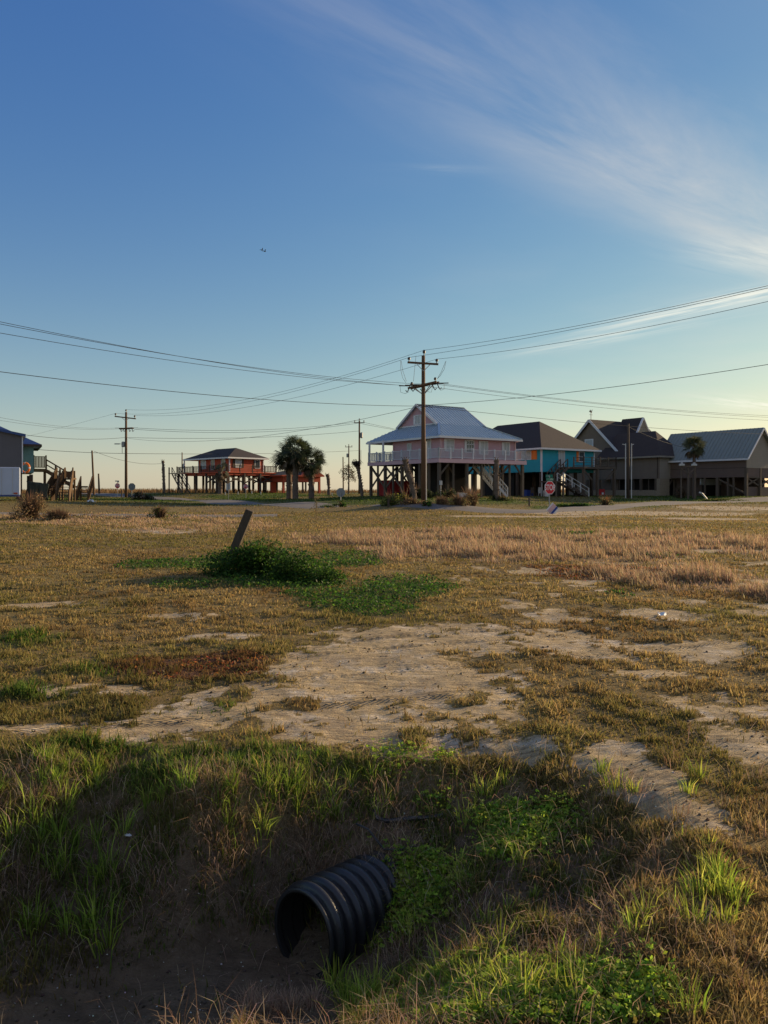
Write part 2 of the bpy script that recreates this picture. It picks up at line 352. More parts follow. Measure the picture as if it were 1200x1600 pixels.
ca_.data.foreach_set('color', np.stack([zn['sand'], zn['ditch'], gr, np.ones(nx*ny)], 1).astype(np.float32).ravel())
cb_ = me.color_attributes.new('zone2', 'FLOAT_COLOR', 'POINT')
cb_.data.foreach_set('color', np.stack([zn['tall'], zn['bed'], zn['red'], np.ones(nx*ny)], 1).astype(np.float32).ravel())
gm = bpy.data.materials.new('ground_soil'); gm.use_nodes = True; t = NT(gm.node_tree); t.n.clear()
o_ = t.node('ShaderNodeOutputMaterial'); b = t.node('ShaderNodeBsdfPrincipled'); tc = t.node('ShaderNodeTexCoord').outputs['Object']
za = t.node('ShaderNodeAttribute', attribute_name='zone'); sz = t.node('ShaderNodeSeparateColor'); t.l.new(za.outputs['Color'], sz.inputs[0])
zb = t.node('ShaderNodeAttribute', attribute_name='zone2'); sz2 = t.node('ShaderNodeSeparateColor'); t.l.new(zb.outputs['Color'], sz2.inputs[0])
nA = t.noise(tc, 1.3, 6, .6); nB = t.noise(tc, 9, 5, .65); nC = t.noise(tc, 60, 4, .7); nD = t.noise(tc, .25, 4, .6)
sand = t.mix(t.ramp(nB, .35, .7), (.52, .40, .235), (.37, .28, .155))
sand = t.mix(t.m('MULTIPLY', t.ramp(t.noise(tc, 2.3, 6, .7), .50, .68), .75), sand, (.62, .57, .50))     # salt crust
mpv = t.node('ShaderNodeMapping'); mpv.inputs['Scale'].default_value = (1.6, 9, 1); mpv.inputs['Rotation'].default_value = (0, 0, R(-12)); t.l.new(tc, mpv.inputs[0]); nR = t.noise(mpv.outputs[0], 2.2, 6, .7, .5)
sand = t.mix(t.m('MULTIPLY', t.ramp(nR, .50, .62), .7), sand, (.17, .125, .08))
sand = t.mix(t.m('MULTIPLY', t.ramp(nA, .50, .66), .6), sand, (.25, .20, .145))
sand = t.mix(t.m('MULTIPLY', t.ramp(nC, .5, .75), .4), sand, (.17, .13, .085))
thatch = t.mix(t.ramp(nB, .3, .7), (.22, .155, .065), (.11, .08, .038)); thatch = t.mix(t.ramp(nD, .4, .62), thatch, (.19, .145, .055))
thatch = t.mix(t.m('MULTIPLY', t.ramp(nC, .5, .7), .3), thatch, (.24, .175, .09))
c = t.mix(sz.outputs[2], thatch, t.mix(nB, (.035, .055, .012), (.10, .12, .03)))
c = t.mix(sz2.outputs[0], c, t.mix(nB, (.26, .16, .09), (.16, .10, .055)))
c = t.mix(sz2.outputs[2], c, (.10, .05, .03))
sm = t.ramp(t.m('ADD', sz.outputs[0], t.m('MULTIPLY', t.m('SUBTRACT', nB, .5), .9)), .35, .55)
c = t.mix(sm, c, sand)
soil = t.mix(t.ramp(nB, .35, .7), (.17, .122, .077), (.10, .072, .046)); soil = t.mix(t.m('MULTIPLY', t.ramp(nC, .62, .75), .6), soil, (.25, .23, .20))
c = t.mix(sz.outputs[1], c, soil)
t.l.new(c, b.inputs['Base Color']); b.inputs['Roughness'].default_value = .95; b.inputs['Specular IOR Level'].default_value = .12
sx_ = t.node('ShaderNodeSeparateXYZ'); t.l.new(tc, sx_.inputs[0])
rut = None
for off_ in (.2, -.75, -1.3, 1.1):
    q_ = t.m('SUBTRACT', t.m('SUBTRACT', t.m('MULTIPLY', t.m('SUBTRACT', sx_.outputs[0], .25), .35), t.m('SUBTRACT', sx_.outputs[1], 7.0)), off_)
    wv = t.m('SINE', t.m('MULTIPLY', t.m('ADD', t.m('ADD', sx_.outputs[0], t.m('MULTIPLY', sx_.outputs[1], .35)), t.m('MULTIPLY', t.m('ABSOLUTE', q_), 1.5)), 95))
    f_ = t.m('MULTIPLY', t.m('LESS_THAN', t.m('ABSOLUTE', q_), .10), t.m('MULTIPLY', t.ramp(nA, .42, .6), t.m('ADD', .5, t.m('MULTIPLY', wv, .5))))
    rut = f_ if rut is None else t.m('MAXIMUM', rut, f_)
hh0 = t.m('MULTIPLY', t.m('MULTIPLY', rut, sm), -2.2)
hh = t.m('ADD', hh0, t.m('ADD', t.m('MULTIPLY', nC, .4), t.m('ADD', t.m('MULTIPLY', nB, 1.0), t.m('MULTIPLY', nR, 1.6)))); bp = t.node('ShaderNodeBump'); bp.inputs['Strength'].default_value = .9; bp.inputs['Distance'].default_value = .035
t.l.new(hh, bp.inputs['Height']); t.l.new(bp.outputs[0], b.inputs['Normal']); t.l.new(b.outputs[0], o_.inputs[0])
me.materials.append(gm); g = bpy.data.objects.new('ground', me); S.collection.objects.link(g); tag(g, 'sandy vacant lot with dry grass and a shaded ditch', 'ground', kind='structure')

# roads
def road(name, pts, wd, m, label, off=.05):
    P2 = [Vector((*p, 0)) for p in pts]; dense = []
    for i in range(len(P2)-1):
        p0 = P2[max(i-1, 0)]; p1 = P2[i]; p2 = P2[i+1]; p3 = P2[min(i+2, len(P2)-1)]
        for k in range(14):
            u = k/14; dense.append(.5*((2*p1)+(p2-p0)*u+(2*p0-5*p1+4*p2-p3)*u*u+(3*p1-p0-3*p2+p3)*u**3))
    dense.append(P2[-1]); vs = []; fs = []; K = 7
    for i, p in enumerate(dense):
        d = (dense[min(i+1, len(dense)-1)]-dense[max(i-1, 0)]).normalized(); nrm = Vector((-d.y, d.x, 0))
        wob = 1+.14*(fbm([i*.9], [3.], .7, 91)[0]-.5)
        for k in range(K):
            s = (k/(K-1)-.5)*wd*wob; x, y = p.x+nrm.x*s, p.y+nrm.y*s
            vs.append((x, y, h1(x, y)+off+(-.06 if k in (0, K-1) else 0)))
    for i in range(len(dense)-1):
        for k in range(K-1): a = i*K+k; fs.append((a, a+1, a+K+1, a+K))
    mb = MB(); mb.add(vs, fs); return tag(mb.build(name, m, smooth=True), label, 'road', kind='structure')
road('road', [(-75,160),(-40,110),(-23,88),(-12,68),(-3,55),(5,50.6),(12,53),(22,66),(34,76),(60,88),(110,100)], 5.0, M['asphalt'], 'narrow grey asphalt road curving past the stilt houses')
road('path', [(-6,42.5),(-12,42.0),(-22,46.5),(-34,49),(-60,50)], 3.2, M['gravel'], 'grey gravel track running left over the field')
dv = MB(); 
for (a, bq) in (((-33.5,66),(-28.5,54)),):
    vs = []; n = 10
    for i in range(n+1):
        for k in range(5):
            y = bq[1]+(a[1]-bq[1])*i/n; x = -31.5+1.0*(i/n)+(k/4-.5)*5.0; vs.append((x, y, h1(x, y)+.06))
    dv.add(vs, [(i*5+k, i*5+k+1, i*5+k+6, i*5+k+5) for i in range(n) for k in range(4)])
tag(dv.build('driveway', M['concrete']), 'pale concrete driveway beside the timber stairs', 'driveway', kind='structure')

# ---------------------------------------------------------------- house kit (world directions through rotated empties)
def local(o, x, y):          # local xy in an empty's frame -> world
    p = o.matrix_basis @ Vector((x, y, 0)); return p.x, p.y
def piling(par, x, y, z1, wd=.28, m='wood', z0=-.5, name='piling'):
    b = MB(); b.box((x, y, (z0+z1)/2), (wd, wd, z1-z0)); return b.build(name, M[m], par)
def brace(par, p, q, wd=.09, m='wood'):
    b = MB(); b.bar(p, q, wd, .18); return b.build('brace', M[m], par)
def window(par, o, ax, nrm, wd, ht, pane='glass', frame='white', mull=(1, 1), shutters=None, name='window', ft=.08):
    o = Vector(o); ax = Vector(ax).normalized(); nrm = Vector(nrm).normalized(); up = Vector((0, 0, 1))
    M3 = Matrix((ax, nrm, up)).transposed()
    b = MB(); b.box(o+nrm*.02, (wd, .03, ht), M3=M3); wi = b.build(name, M[pane], par)
    b = MB()
    for s in (-1, 1):
        b.box(o+ax*s*(wd/2)+nrm*.04, (ft, .07, ht+ft), M3=M3); b.box(o+up*s*(ht/2)+nrm*.043, (wd-ft, .07, ft), M3=M3)
    for k in range(1, mull[0]): b.box(o+ax*(k/mull[0]-.5)*wd+nrm*.045, (ft*.5, .05, ht-ft), M3=M3)
    for k in range(1, mull[1]): b.box(o+up*(k/mull[1]-.5)*ht+nrm*.048, (wd-ft, .05, ft*.5), M3=M3)
    b.build('frame', M[frame], wi)
    if shutters:
        for s in shutters[1]:
            b = MB(); b.box(o+ax*s*(wd/2+shutters[2]/2+.05)+nrm*.035, (shutters[2], .05, ht+.05), M3=M3); b.build('shutter', M[shutters[0]], wi)
    return wi
def railing(par, p, q, z, h, npost, m='bluewhite', bal=.14, pw=.12, extra=.12, bw=.035, bars=None):
    p = Vector((*p, z)); q = Vector((*q, z)); L = (q-p).length; b = MB()
    b.bar(p+Vector((0, 0, h)), q+Vector((0, 0, h)), .10, .05); b.bar(p+Vector((0, 0, .12)), q+Vector((0, 0, .12)), .05, .06)
    if bars:
        for k in range(1, bars): b.bar(p+Vector((0, 0, .12+(h-.12)*k/bars)), q+Vector((0, 0, .12+(h-.12)*k/bars)), .04, .05)
    else:
        n = int(L/bal)
        for k in range(1, n): c = p.lerp(q, k/n); b.box(c+Vector((0, 0, h/2+.05)), (bw, bw, h-.1))
    r = b.build('railing', M[m], par)
    for k in range(npost):
        c = p.lerp(q, k/(npost-1)); b = MB(); b.box(c+Vector((0, 0, (h+extra)/2-.1)), (pw, pw, h+extra+.2)); b.build('post', M[m], r)
    return r
def stairs(par, p, q, width, m='wood', rail='wood', n=14, railh=.9, name='stairs', balus=False):
    """p top, q bottom (x,y,z) on the centre line"""
    p, q = Vector(p), Vector(q); d = (q-p); hd = Vector((d.x, d.y, 0)).normalized(); sd_ = Vector((-hd.y, hd.x, 0))
    b = MB()
    for s in (-1, 1): b.bar(p+sd_*s*width/2-Vector((0, 0, .12)), q+sd_*s*width/2-Vector((0, 0, .12)), .06, .28)
    st = b.build(name, M[m], par)
    b = MB()
    for k in range(n):
        c = p.lerp(q, (k+.5)/n); b.bar(c-sd_*(width/2-.03), c+sd_*(width/2-.03), .28, .045)
    b.build('tread', M[m], st)
    for s in (-1, 1):
        b = MB(); off = sd_*s*width/2; b.bar(p+off+Vector((0, 0, railh)), q+off+Vector((0, 0, railh)), .09, .06); b.bar(p+off+Vector((0, 0, railh*.5)), q+off+Vector((0, 0, railh*.5)), .05, .05)
        for k in range(0, 4 if not balus else 16):
            K = 3 if not balus else 15
            c = p.lerp(q, k/K)+off; ww = .1 if (not balus or k % 5 == 0) else (.035 if rail == 'white' else .08)
            b.box(c+Vector((0, 0, railh/2-.08)), (ww, ww, railh+.15))
        b.build('handrail', M[rail], st)
    return st
def roof_poly(b, pts, th=.12):
    b.prism(pts, (0, 0, -th))
def hip(par, x0, y0, x1, y1, ze, zr, rx0, ry0, rx1, ry1, m, ov=0, trim='white', name='roof', th=.14, td=.2):
    """hip or pyramid roof with ridge from (rx0,ry0) to (rx1,ry1) running along y or x"""
    A, B, C, D = (x0, y0, ze), (x1, y0, ze), (x1, y1, ze), (x0, y1, ze); P, Q = (rx0, ry0, zr), (rx1, ry1, zr)
    b = MB()
    if abs(ry1-ry0) >= abs(rx1-rx0):   # ridge along y: P near y0
        F_ = [(A, B, P), (B, C, Q, P), (C, D, Q), (D, A, P, Q)]
    else:
        F_ = [(A, B, Q, P), (B, C, Q), (C, D, P, Q), (D, A, P)]
    for f in F_: b.add(f, [tuple(range(len(f)))])
    b.add([A, B, C, D], [(3, 2, 1, 0)])
    r = b.build(name, M[m], par)
    b = MB(); z = ze-td/2
    b.box(((x0+x1)/2, y0-.02, z), (x1-x0+.08, .04, td)); b.box(((x0+x1)/2, y1+.02, z), (x1-x0+.08, .04, td))
    b.box((x0-.02, (y0+y1)/2, z), (.04, y1-y0, td)); b.box((x1+.02, (y0+y1)/2, z), (.04, y1-y0, td))
    b.build('fascia', M[trim], r)
    return r
def walls(par, x0, y0, x1, y1, z0, z1, m, name='wall', trim=None):
    b = MB(); b.b2((x0, y0, z0), (x1, y1, z1)); o = b.build(name, M[m], par)
    if trim:
        for x in (x0, x1):
            for y in (y0, y1): b = MB(); b.box((x, y, (z0+z1)/2), (.14, .14, z1-z0-.01)); b.build('corner_trim', M[trim], o)
    return o
GA = math.atan2(.559, .829)
U, V = Vector((1, 0, 0)), Vector((0, 1, 0)); NU, NV = -U, -V

# pink house ------------------------------------------------------
base = .95
pk = empty('stilt_house', (5.07, 70, base), GA, 'pink stilt house with a pale blue metal roof and white wraparound balcony railing', 'house', 'stilt houses along the road')
zd, ze = 4.62-base, 6.80-base
walls(pk, 1.1, 1.1, 10.7, 8.9, zd, ze-.02, 'pink', trim='pinktrim')
b = MB(); b.b2((0, 0, zd-.06), (11.2, 12.1, zd)); b.b2((.1, .1, zd-.3), (11.1, 12, zd-.07)); b.build('deck', M['darkwood'], pk)
b = MB()
for a_, c_ in (((-.04, -.04), (11.24, 0)), ((-.04, 0), (0, 12.1)), ((11.2, 0), (11.24, 12.1)), ((-.04, 12.1), (11.24, 12.14))): b.b2((*a_, zd-.38), (*c_, zd-.01))
b.build('skirt_board', M['pinktrim'], pk)
railing(pk, (.06, .06), (11.14, .06), zd, .92, 9); railing(pk, (.06, .06), (.06, 12.04), zd, .92, 9)
railing(pk, (11.14, .06), (11.14, 12.04), zd, .92, 9); railing(pk, (.06, 12.04), (11.14, 12.04), zd, .92, 9)
for x in (.12, 3.6, 7.2, 11.0):
    b = MB(); b.box((x, 12.0, (zd+ze)/2), (.16, .16, ze-zd)); b.build('porch_post', M['white'], pk)
b = MB(); b.box((.12, 9.4, (zd+ze)/2), (.16, .16, ze-zd)); b.build('porch_post', M['white'], pk)
e0, e1, f0, f1 = .45, 11.1, .45, 13.1; g0, g1, k0, k1 = 2.1, 7.75, 2.7, 9.35; zk, zr = 8.15-base, 10.3-base; vr = 6.0
b = MB()
for f in [((e0, f0, ze), (e1, f0, ze), (g1, k0, zk), (g0, k0, zk)), ((e1, f0, ze), (e1, f1, ze), (g1, k1, zk), (g1, k0, zk)), ((e1, f1, ze), (e0, f1, ze), (g0, k1, zk), (g1, k1, zk)),
          ((e0, f1, ze), (e0, f0, ze), (g0, k0, zk), (g0, k1, zk)), ((g0-.3, k0-.02, zk), (g1+.3, k0-.02, zk), (g1+.3, vr, zr), (g0-.3, vr, zr)), ((g1+.3, k1+.02, zk), (g0-.3, k1+.02, zk), (g0-.3, vr, zr), (g1+.3, vr, zr))]:
    roof_poly(b, f, .07)
rf = b.build('roof', M['metalroof'], pk)
b = MB()            # standing seams
for i in range(29):
    x = e0+.1+i*(e1-e0-.2)/28
    for sgn, ev, kv in ((1, f0, k0), (-1, f1, k1)):
        if x < g0: tt = (x-e0)/(g0-e0)
        elif x > g1: tt = (e1-x)/(e1-g1)
        else: tt = 1
        if tt > .05: b.bar((x, ev, ze+.03), (x, ev+(kv-ev)*tt, ze+(zk-ze)*tt+.03), .035, .05)
        if g0-.25 < x < g1+.25: b.bar((x, kv, zk+.03), (x, vr, zr+.03), .035, .05)
for i in range(31):
    y = f0+.15+i*(f1-f0-.3)/30
    tt = (y-f0)/(k0-f0) if y < k0 else ((f1-y)/(f1-k1) if y > k1 else 1)
    if tt > .05:
        b.bar((e0, y, ze+.03), (e0+(g0-e0)*tt, y, ze+(zk-ze)*tt+.03), .035, .05); b.bar((e1, y, ze+.03), (e1+(g1-e1)*tt, y, ze+(zk-ze)*tt+.03), .035, .05)
b.build('standing_seam', M['metalroof'], rf)
for p_, q_ in (((e0, f0, ze+.04), (g0, k0, zk+.05)), ((e1, f0, ze+.04), (g1, k0, zk+.05)), ((g0-.3, vr, zr+.04), (g1+.3, vr, zr+.04))): b = MB(); b.bar(p_, q_, .22, .05); b.build('ridge_cap', M['metalroof'], rf)
b = MB(); z = ze-.12
for (a_, c_) in (((e0-.05, f0-.05), (e1+.05, f0-.01)), ((e0-.05, f0-.01), (e0-.01, f1+.05)), ((e1+.01, f0-.01), (e1+.05, f1+.05)), ((e0-.01, f1+.01), (e1+.01, f1+.05))): b.b2((*a_, z-.09), (*c_, z+.08))
for gx_ in (g0-.33, g1+.33):
    for kk in (k0-.1, k1+.1): b.bar((gx_, kk, zk-.08), (gx_, vr, zr-.05), .05, .2)
b.build('fascia', M['white'], rf)
b = MB(); b.b2((e0, f0, ze-.06), (e1, f1, ze-.03)); b.build('soffit', M['pinktrim'], rf)
for gx_ in (g0, g1-.05):
    b = MB(); b.prism([(gx_, k0, zk-.05), (gx_, k1, zk-.05), (gx_, vr, zr-.08)], (.05, 0, 0)); b.build('gable', M['pink'], pk)
b = MB(); b.b2((g0-.06, k0+.1, zk-.02), (g0, k1-.1, zk+.1)); b.build('gable_trim', M['white'], pk)
window(pk, (g0, 6.0, zk+.62), V, NU, .9, .9, 'paleglass', mull=(2, 1), shutters=('white', (-1, 1), .25))
for u_, wd, ht, zc, pane, ml in ((2.19, .95, 1.15, 5.98, 'paleglass', (2, 2)), (4.70, .95, 1.15, 5.93, 'glass', (3, 3)), (6.51, .95, 1.25, 5.85, 'paleglass', (2, 1)), (9.51, .8, 1.25, 5.85, 'paleglass', (2, 1))):
    window(pk, (u_, 1.1, zc-base), U, NV, wd, ht, pane, mull=ml, shutters=('white', (-1,), .16))
window(pk, (1.1, 6.1, 6.0-base), V, NU, .65, .65, 'paleglass'); d_ = window(pk, (1.1, 3.05, 5.65-base), V, NU, .95, 1.95, 'paleglass', name='door', mull=(2, 1))
zp = zd-.4
for i, x in enumerate((.25, 3.6, 7.2, 10.9)):
    for j, y in enumerate((.25, 3.2, 6.2, 9.2, 11.9)): piling(pk, x, y, zp, .26)
for x in (1.9, 5.4, 9.1): piling(pk, x, .2, zp, .16)
for y in (1.7, 4.7, 7.7, 10.5): piling(pk, .2, y, zp, .16)
for (x, y0_, y1_) in ((.25, 9.2, 11.9), (3.6, 9.2, 11.9), (7.2, 9.2, 11.9), (3.6, 6.2, 9.2), (.25, 6.2, 9.2)):
    brace(pk, (x, y0_, zp-.1), (x, y1_, .9)); brace(pk, (x, y0_, .9), (x, y1_, zp-.1))
for (y, x0_, x1_) in ((11.9, .25, 3.6), (.25, 7.2, 9.1), (3.2, 7.2, 10.9), (3.2, 3.6, 7.2)):
    brace(pk, (x0_, y, zp-.05), (x0_+.9 if x1_-x0_ > 0 else x0_, y, zp-1.1)); brace(pk, (x1_, y, zp-.05), (x1_-1.4, y, zp-1.4))
brace(pk, (.25, .25, zp-1.2), (1.4, .25, zp-.05)); brace(pk, (10.9, .25, zp-1.2), (9.9, .25, zp-.05))
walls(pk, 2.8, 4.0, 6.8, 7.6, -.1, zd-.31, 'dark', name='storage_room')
stairs(pk, (6.6, 2.2, zd-.45), (10.2, 2.2, .12), 1.1, 'white', 'white', 12, balus=True)
b = MB(); b.box((3.9, 1.5, .25), (1.3, .8, .5)); b.box((5.6, 2.2, .4), (.5, .5, .8)); b.build('step_block', M['concrete'], pk)
b = MB(); b.box((.25, .0, 1.4), (.25, .14, .4)); b.tube([(.25, .0, 1.2), (.25, .0, -.2)], .03); b.build('meter_box', M['pvc'], pk)
# red boards stacked below the porch
x, y = local(pk, .9, 10.4)
rb = empty('fence_panel', (x, y, h1(x, y)), GA, 'bright red board panel standing between the pilings under the pink house', 'panel')
b = MB(); b.box((0, 0, .8), (.08, 2.3, 1.7)); b.box((1.3, -1.1, .8), (2.6, .08, 1.7)); b.build('board', M['redboard'], rb)
b = MB(); b.box((-.06, 0, 1.67), (.05, 2.4, .08)); b.box((-.06, 0, .2), (.05, 2.4, .08)); b.build('rail', M['redboard'], rb)
x, y = local(pk, 5.2, -.0); 

# teal house ------------------------------------------------------
base = .95
th = empty('stilt_house', (17.7, 85, base), GA, 'turquoise stilt house with dark hipped shingle roof and orange shutters', 'house', 'stilt houses along the road')
zw, ze = 3.75-base, 6.42-base
walls(th, 0, 0, 8.8, 15, zw, ze, 'teal', trim='white')
hip(th, -.6, -.6, 9.4, 15.6, ze+.02, 10.0-base, 4.4, 4.6, 4.4, 12, 'shingle')
for x in (.2, 2.9, 5.8, 8.6):
    for y in (.2, 4, 8, 12, 14.8): piling(th, x, y, zw, .3, 'darkwood')
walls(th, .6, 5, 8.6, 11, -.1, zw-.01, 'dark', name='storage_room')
window(th, (0, 2.3, 5.7-base), V, NU, 1.5, 1.0, 'paleglass', mull=(2, 2), shutters=('orange', (-1, 1), .85))
window(th, (0, 6.2, 5.7-base), V, NU, 1.3, 1.0, 'paleglass', mull=(2, 2), shutters=('orange', (-1, 1), .8))
window(th, (6.6, 0, 5.6-base), U, NV, .9, 1.15, 'glass', mull=(1, 2), shutters=('orange', (-1,), .35))
window(th, (3.25, 0, 5.15-base), U, NV, .95, 2.05, 'paleglass', name='door', mull=(2, 1))
b = MB(); b.b2((3.6, -3.0, 4.1-base), (9.2, 0, 4.35-base)); b.build('deck', M['wood'], th)
railing(th, (3.65, -2.95), (9.15, -2.95), 4.35-base, 1.0, 5, 'wood', bars=3); railing(th, (3.65, -2.95), (3.65, -1.5), 4.35-base, 1.0, 2, 'wood', bars=3); railing(th, (9.15, -2.95), (9.15, 0), 4.35-base, 1.0, 2, 'wood', bars=3)
for x in (3.8, 6.1, 9.0): piling(th, x, -2.8, 4.1-base, .26)
b = MB(); b.b2((2.7, -1.4, 4.1-base), (3.59, 0, 4.33-base)); b.build('landing', M['wood'], th)
stairs(th, (2.7, -.9, 4.3-base), (.6, -.9, 2.75-base), 1.1, 'wood', 'wood', 8)
b = MB(); b.b2((-.7, -2.9, 2.55-base), (.6, -.4, 2.7-base)); b.build('landing', M['wood'], th)
stairs(th, (.6, -2.3, 2.7-base), (4.0, -2.9, .05), 1.1, 'darkwood', 'pvc', 10)
for x in (-.6, .5): piling(th, x, -2.8, 2.6-base, .16); 
b = MB(); b.tube([(.0, -.1, ze-.1), (.0, -.1, .1)], .06); b.build('downpipe', M['white'], th)
brace(th, (3.8, -2.8, 3), (5.2, -2.8, 1.9)); brace(th, (9, -2.8, 3), (7.6, -2.8, 1.9))

# brown house -----------------------------------------------------
base = .95
br = empty('gabled_house', (33.6, 92, base), GA, 'tall brown house with steep dark gable, white rake trim and masonry ground floor', 'house', 'stilt houses along the road')
ze = 5.85-base; zu = 3.1-base
walls(br, 0, 0, 4.6, 9.0, zu, ze, 'brown'); 
hip(br, -.5, -.5, 5.1, 9.4, ze+.02, 9.15-base, 2.3, 2.3, 2.3, 8.2, 'brownshingle', trim='taupe')
b = MB(); b.b2((0, -.012, zu-.01), (4.6, 0, ze-.1)); b.build('side_wall', M['taupe'], br)
walls(br, .0, .0, 1.9, .5, -.3, zu, 'block', name='masonry_pier'); walls(br, .02, .5, .3, 12.5, -.3, .75, 'block', name='masonry_base')
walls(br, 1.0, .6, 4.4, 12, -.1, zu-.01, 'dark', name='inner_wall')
for y in (.6, 2.8, 5.0, 7.2, 9.4, 11.4): piling(br, .14, y, zu, .3, 'wood', .7)
for y in (1.7, 3.9, 6.1): piling(br, .14, y, zu, .08, 'wood', .7, name='mullion')
for x in (3.0, 4.4): piling(br, x, .1, zu, .22)
brace(br, (3.0, .1, zu-1.2), (3.9, .1, zu-.1)); brace(br, (1.9, .1, zu-.9), (2.6, .1, zu-.1))
b = MB(); b.tube([(-.05, .3, ze-.1), (-.05, .3, zu)], .05); b.build('downpipe', M['darkwood'], br)
# gable block: near corner K at world (30.4,98)
K = br.matrix_basis.inverted() @ Vector((30.4, 98, 0)); kx, ky = K.x, K.y; wv = 4.5; zg, za_ = 6.85-base, 11.1-base
b = MB(); b.b2((kx, ky+.05, -.1), (kx+11, ky+2*wv-.05, zg)); b.build('wall', M['brown'], br)
b = MB(); b.prism([(kx, ky, zg), (kx, ky+2*wv, zg), (kx, ky+wv, za_-.1)], (10.9, 0, 0)); b.build('gable', M['brown'], br)
b = MB(); ov = .45
for s in (-1, 1):
    y_e = ky+wv+s*(wv+ov); ze_ = zg-(za_-zg)*ov/wv
    roof_poly(b, [(kx-.4, y_e, ze_+.12), (kx+11.2, y_e, ze_+.12), (kx+11.2, ky+wv, za_+.12), (kx-.4, ky+wv, za_+.12)], .13)
rf = b.build('roof', M['shingle'], br)
b = MB()
for s in (-1, 1):
    y_e = ky+wv+s*(wv+ov); b.bar((kx-.44, y_e, ze_+.0), (kx-.44, ky+wv, za_+.0), .06, .32)
b.box((kx-.2, ky-.45, zg-.55), (.5, .25, .3)); b.box((kx+5, ky-.47, zg-.4), (10.8, .05, .18))
b.build('rake_trim', M['white'], rf)
window(br, (kx, ky+wv+.3, 8.0-base), V, NU, 1.3, 1.0, 'paleglass', mull=(1, 1), ft=.16)
b = MB(); gx0 = kx+6.6; yq = ky+1.2      # small cross gable facing the street
b.prism([(gx0-1.5, yq, 9.0-base), (gx0+1.5, yq, 9.0-base), (gx0, yq, za_+.25)], (0, 3.3, 0)); gb = b.build('dormer', M['taupe'], br)
b = MB(); b.bar((gx0-1.7, yq-.05, 8.8-base), (gx0, yq-.05, za_+.4), .3, .12); b.bar((gx0+1.7, yq-.05, 8.8-base), (gx0, yq-.05, za_+.4), .3, .12); b.build('trim', M['white'], gb)
b = MB(); roof_poly(b, [(gx0-1.8, yq-.1, 8.75-base), (gx0, yq-.1, za_+.5), (gx0, yq+3.4, za_+.5), (gx0-1.8, yq+3.4, 8.75-base)], .1); roof_poly(b, [(gx0, yq-.1, za_+.5), (gx0+1.8, yq-.1, 8.75-base), (gx0+1.8, yq+3.4, 8.75-base), (gx0, yq+3.4, za_+.5)], .1); b.build('dormer_roof', M['shingle'], gb)
b = MB(); b.tube([(kx, ky+wv, za_), (kx, ky+wv, za_+1.2)], .04); b.bar((kx-.3, ky+wv, za_+.75), (kx+.3, ky+wv, za_+.75), .04)
b.prism([(kx-.35, ky+wv, za_+1.15), (kx-.1, ky+wv, za_+1.45), (kx+.05, ky+wv, za_+1.2), (kx+.3, ky+wv, za_+1.5), (kx+.15, ky+wv, za_+1.0)], (0, .04, 0)); b.build('weathervane', M['insul'], br)
b = MB(); b.b2((kx-.9, ky-.1, 4.25-base), (kx-.5, ky+.3, 4.4-base)); b.build('lamp', M['white'], br)

# grey house on the right ------------------------------------------
base = .95
gh = empty('gabled_house', (40.8, 85, base), GA, 'chocolate sided stilt house with long grey green metal roof and pale gable', 'house', 'stilt houses along the road')
ze, zr = 5.6-base, 8.75-base; hw = 2.9; zu = 3.15-base
walls(gh, 0, 0.02, 2*hw, 11.4, zu, ze, 'choc')
b = MB(); b.b2((-.01, -.03, 4.2-base), (2*hw+.01, .0, ze)); b.prism([(0, 0, ze), (2*hw, 0, ze), (hw, 0, zr-.15)], (0, .08, 0)); b.build('gable', M['taupe'], gh)
b = MB(); b.prism([(0, 11.3, ze), (2*hw, 11.3, ze), (hw, 11.3, zr-.15)], (0, .08, 0)); b.build('gable', M['taupe'], gh)
b = MB(); ov = .4; dz = (zr-ze)*ov/hw
roof_poly(b, [(-ov, -.4, ze-dz+.1), (hw, -.4, zr+.1), (hw, 11.8, zr+.1), (-ov, 11.8, ze-dz+.1)], .1); roof_poly(b, [(hw, -.4, zr+.1), (2*hw+ov, -.4, ze-dz+.1), (2*hw+ov, 11.8, ze-dz+.1), (hw, 11.8, zr+.1)], .1)
rf = b.build('roof', M['greyroof'], gh)
b = MB(); b.bar((-ov, -.44, ze-dz), (hw, -.44, zr), .05, .2); b.bar((2*hw+ov, -.44, ze-dz), (hw, -.44, zr), .05, .2); b.bar((-ov-.03, -.44, ze-dz), (-ov-.03, 11.8, ze-dz), .05, .2); b.build('fascia', M['white'], rf)
b = MB()
for i in range(26):
    y = -.2+i*.47; b.bar((-ov, y, ze-dz+.12), (hw, y, zr+.12), .03, .04)
b.build('standing_seam', M['greyroof'], rf)
b = MB(); b.b2((-.02, .02, 4.2-base), (0, 11.3, 4.26-base)); b.build('belt_trim', M['darkwood'], gh)
b = MB(); b.b2((0, .0, zu-.1), (2*hw, .12, zu+.08)); b.build('beam', M['wood'], gh)
for x in (.12, hw, 2*hw-.1):
    for y in (.1, 3.6, 7.2, 11.2): piling(gh, x, y, zu if y > .2 else 4.2-base, .3)
for x, y in ((.12, 1.6), (.12, 2.3), (.12, 5.2)): piling(gh, x, y, zu, .18)
brace(gh, (.1, .1, 3.2-base), (.9, .1, 4.2-base)); brace(gh, (2*hw-.1, .1, 3.2-base), (2*hw-.9, .1, 4.2-base)); brace(gh, (hw, .1, 3.2-base), (hw-.8, .1, 4.2-base)); brace(gh, (hw, .1, 3.2-base), (hw+.8, .1, 4.2-base))
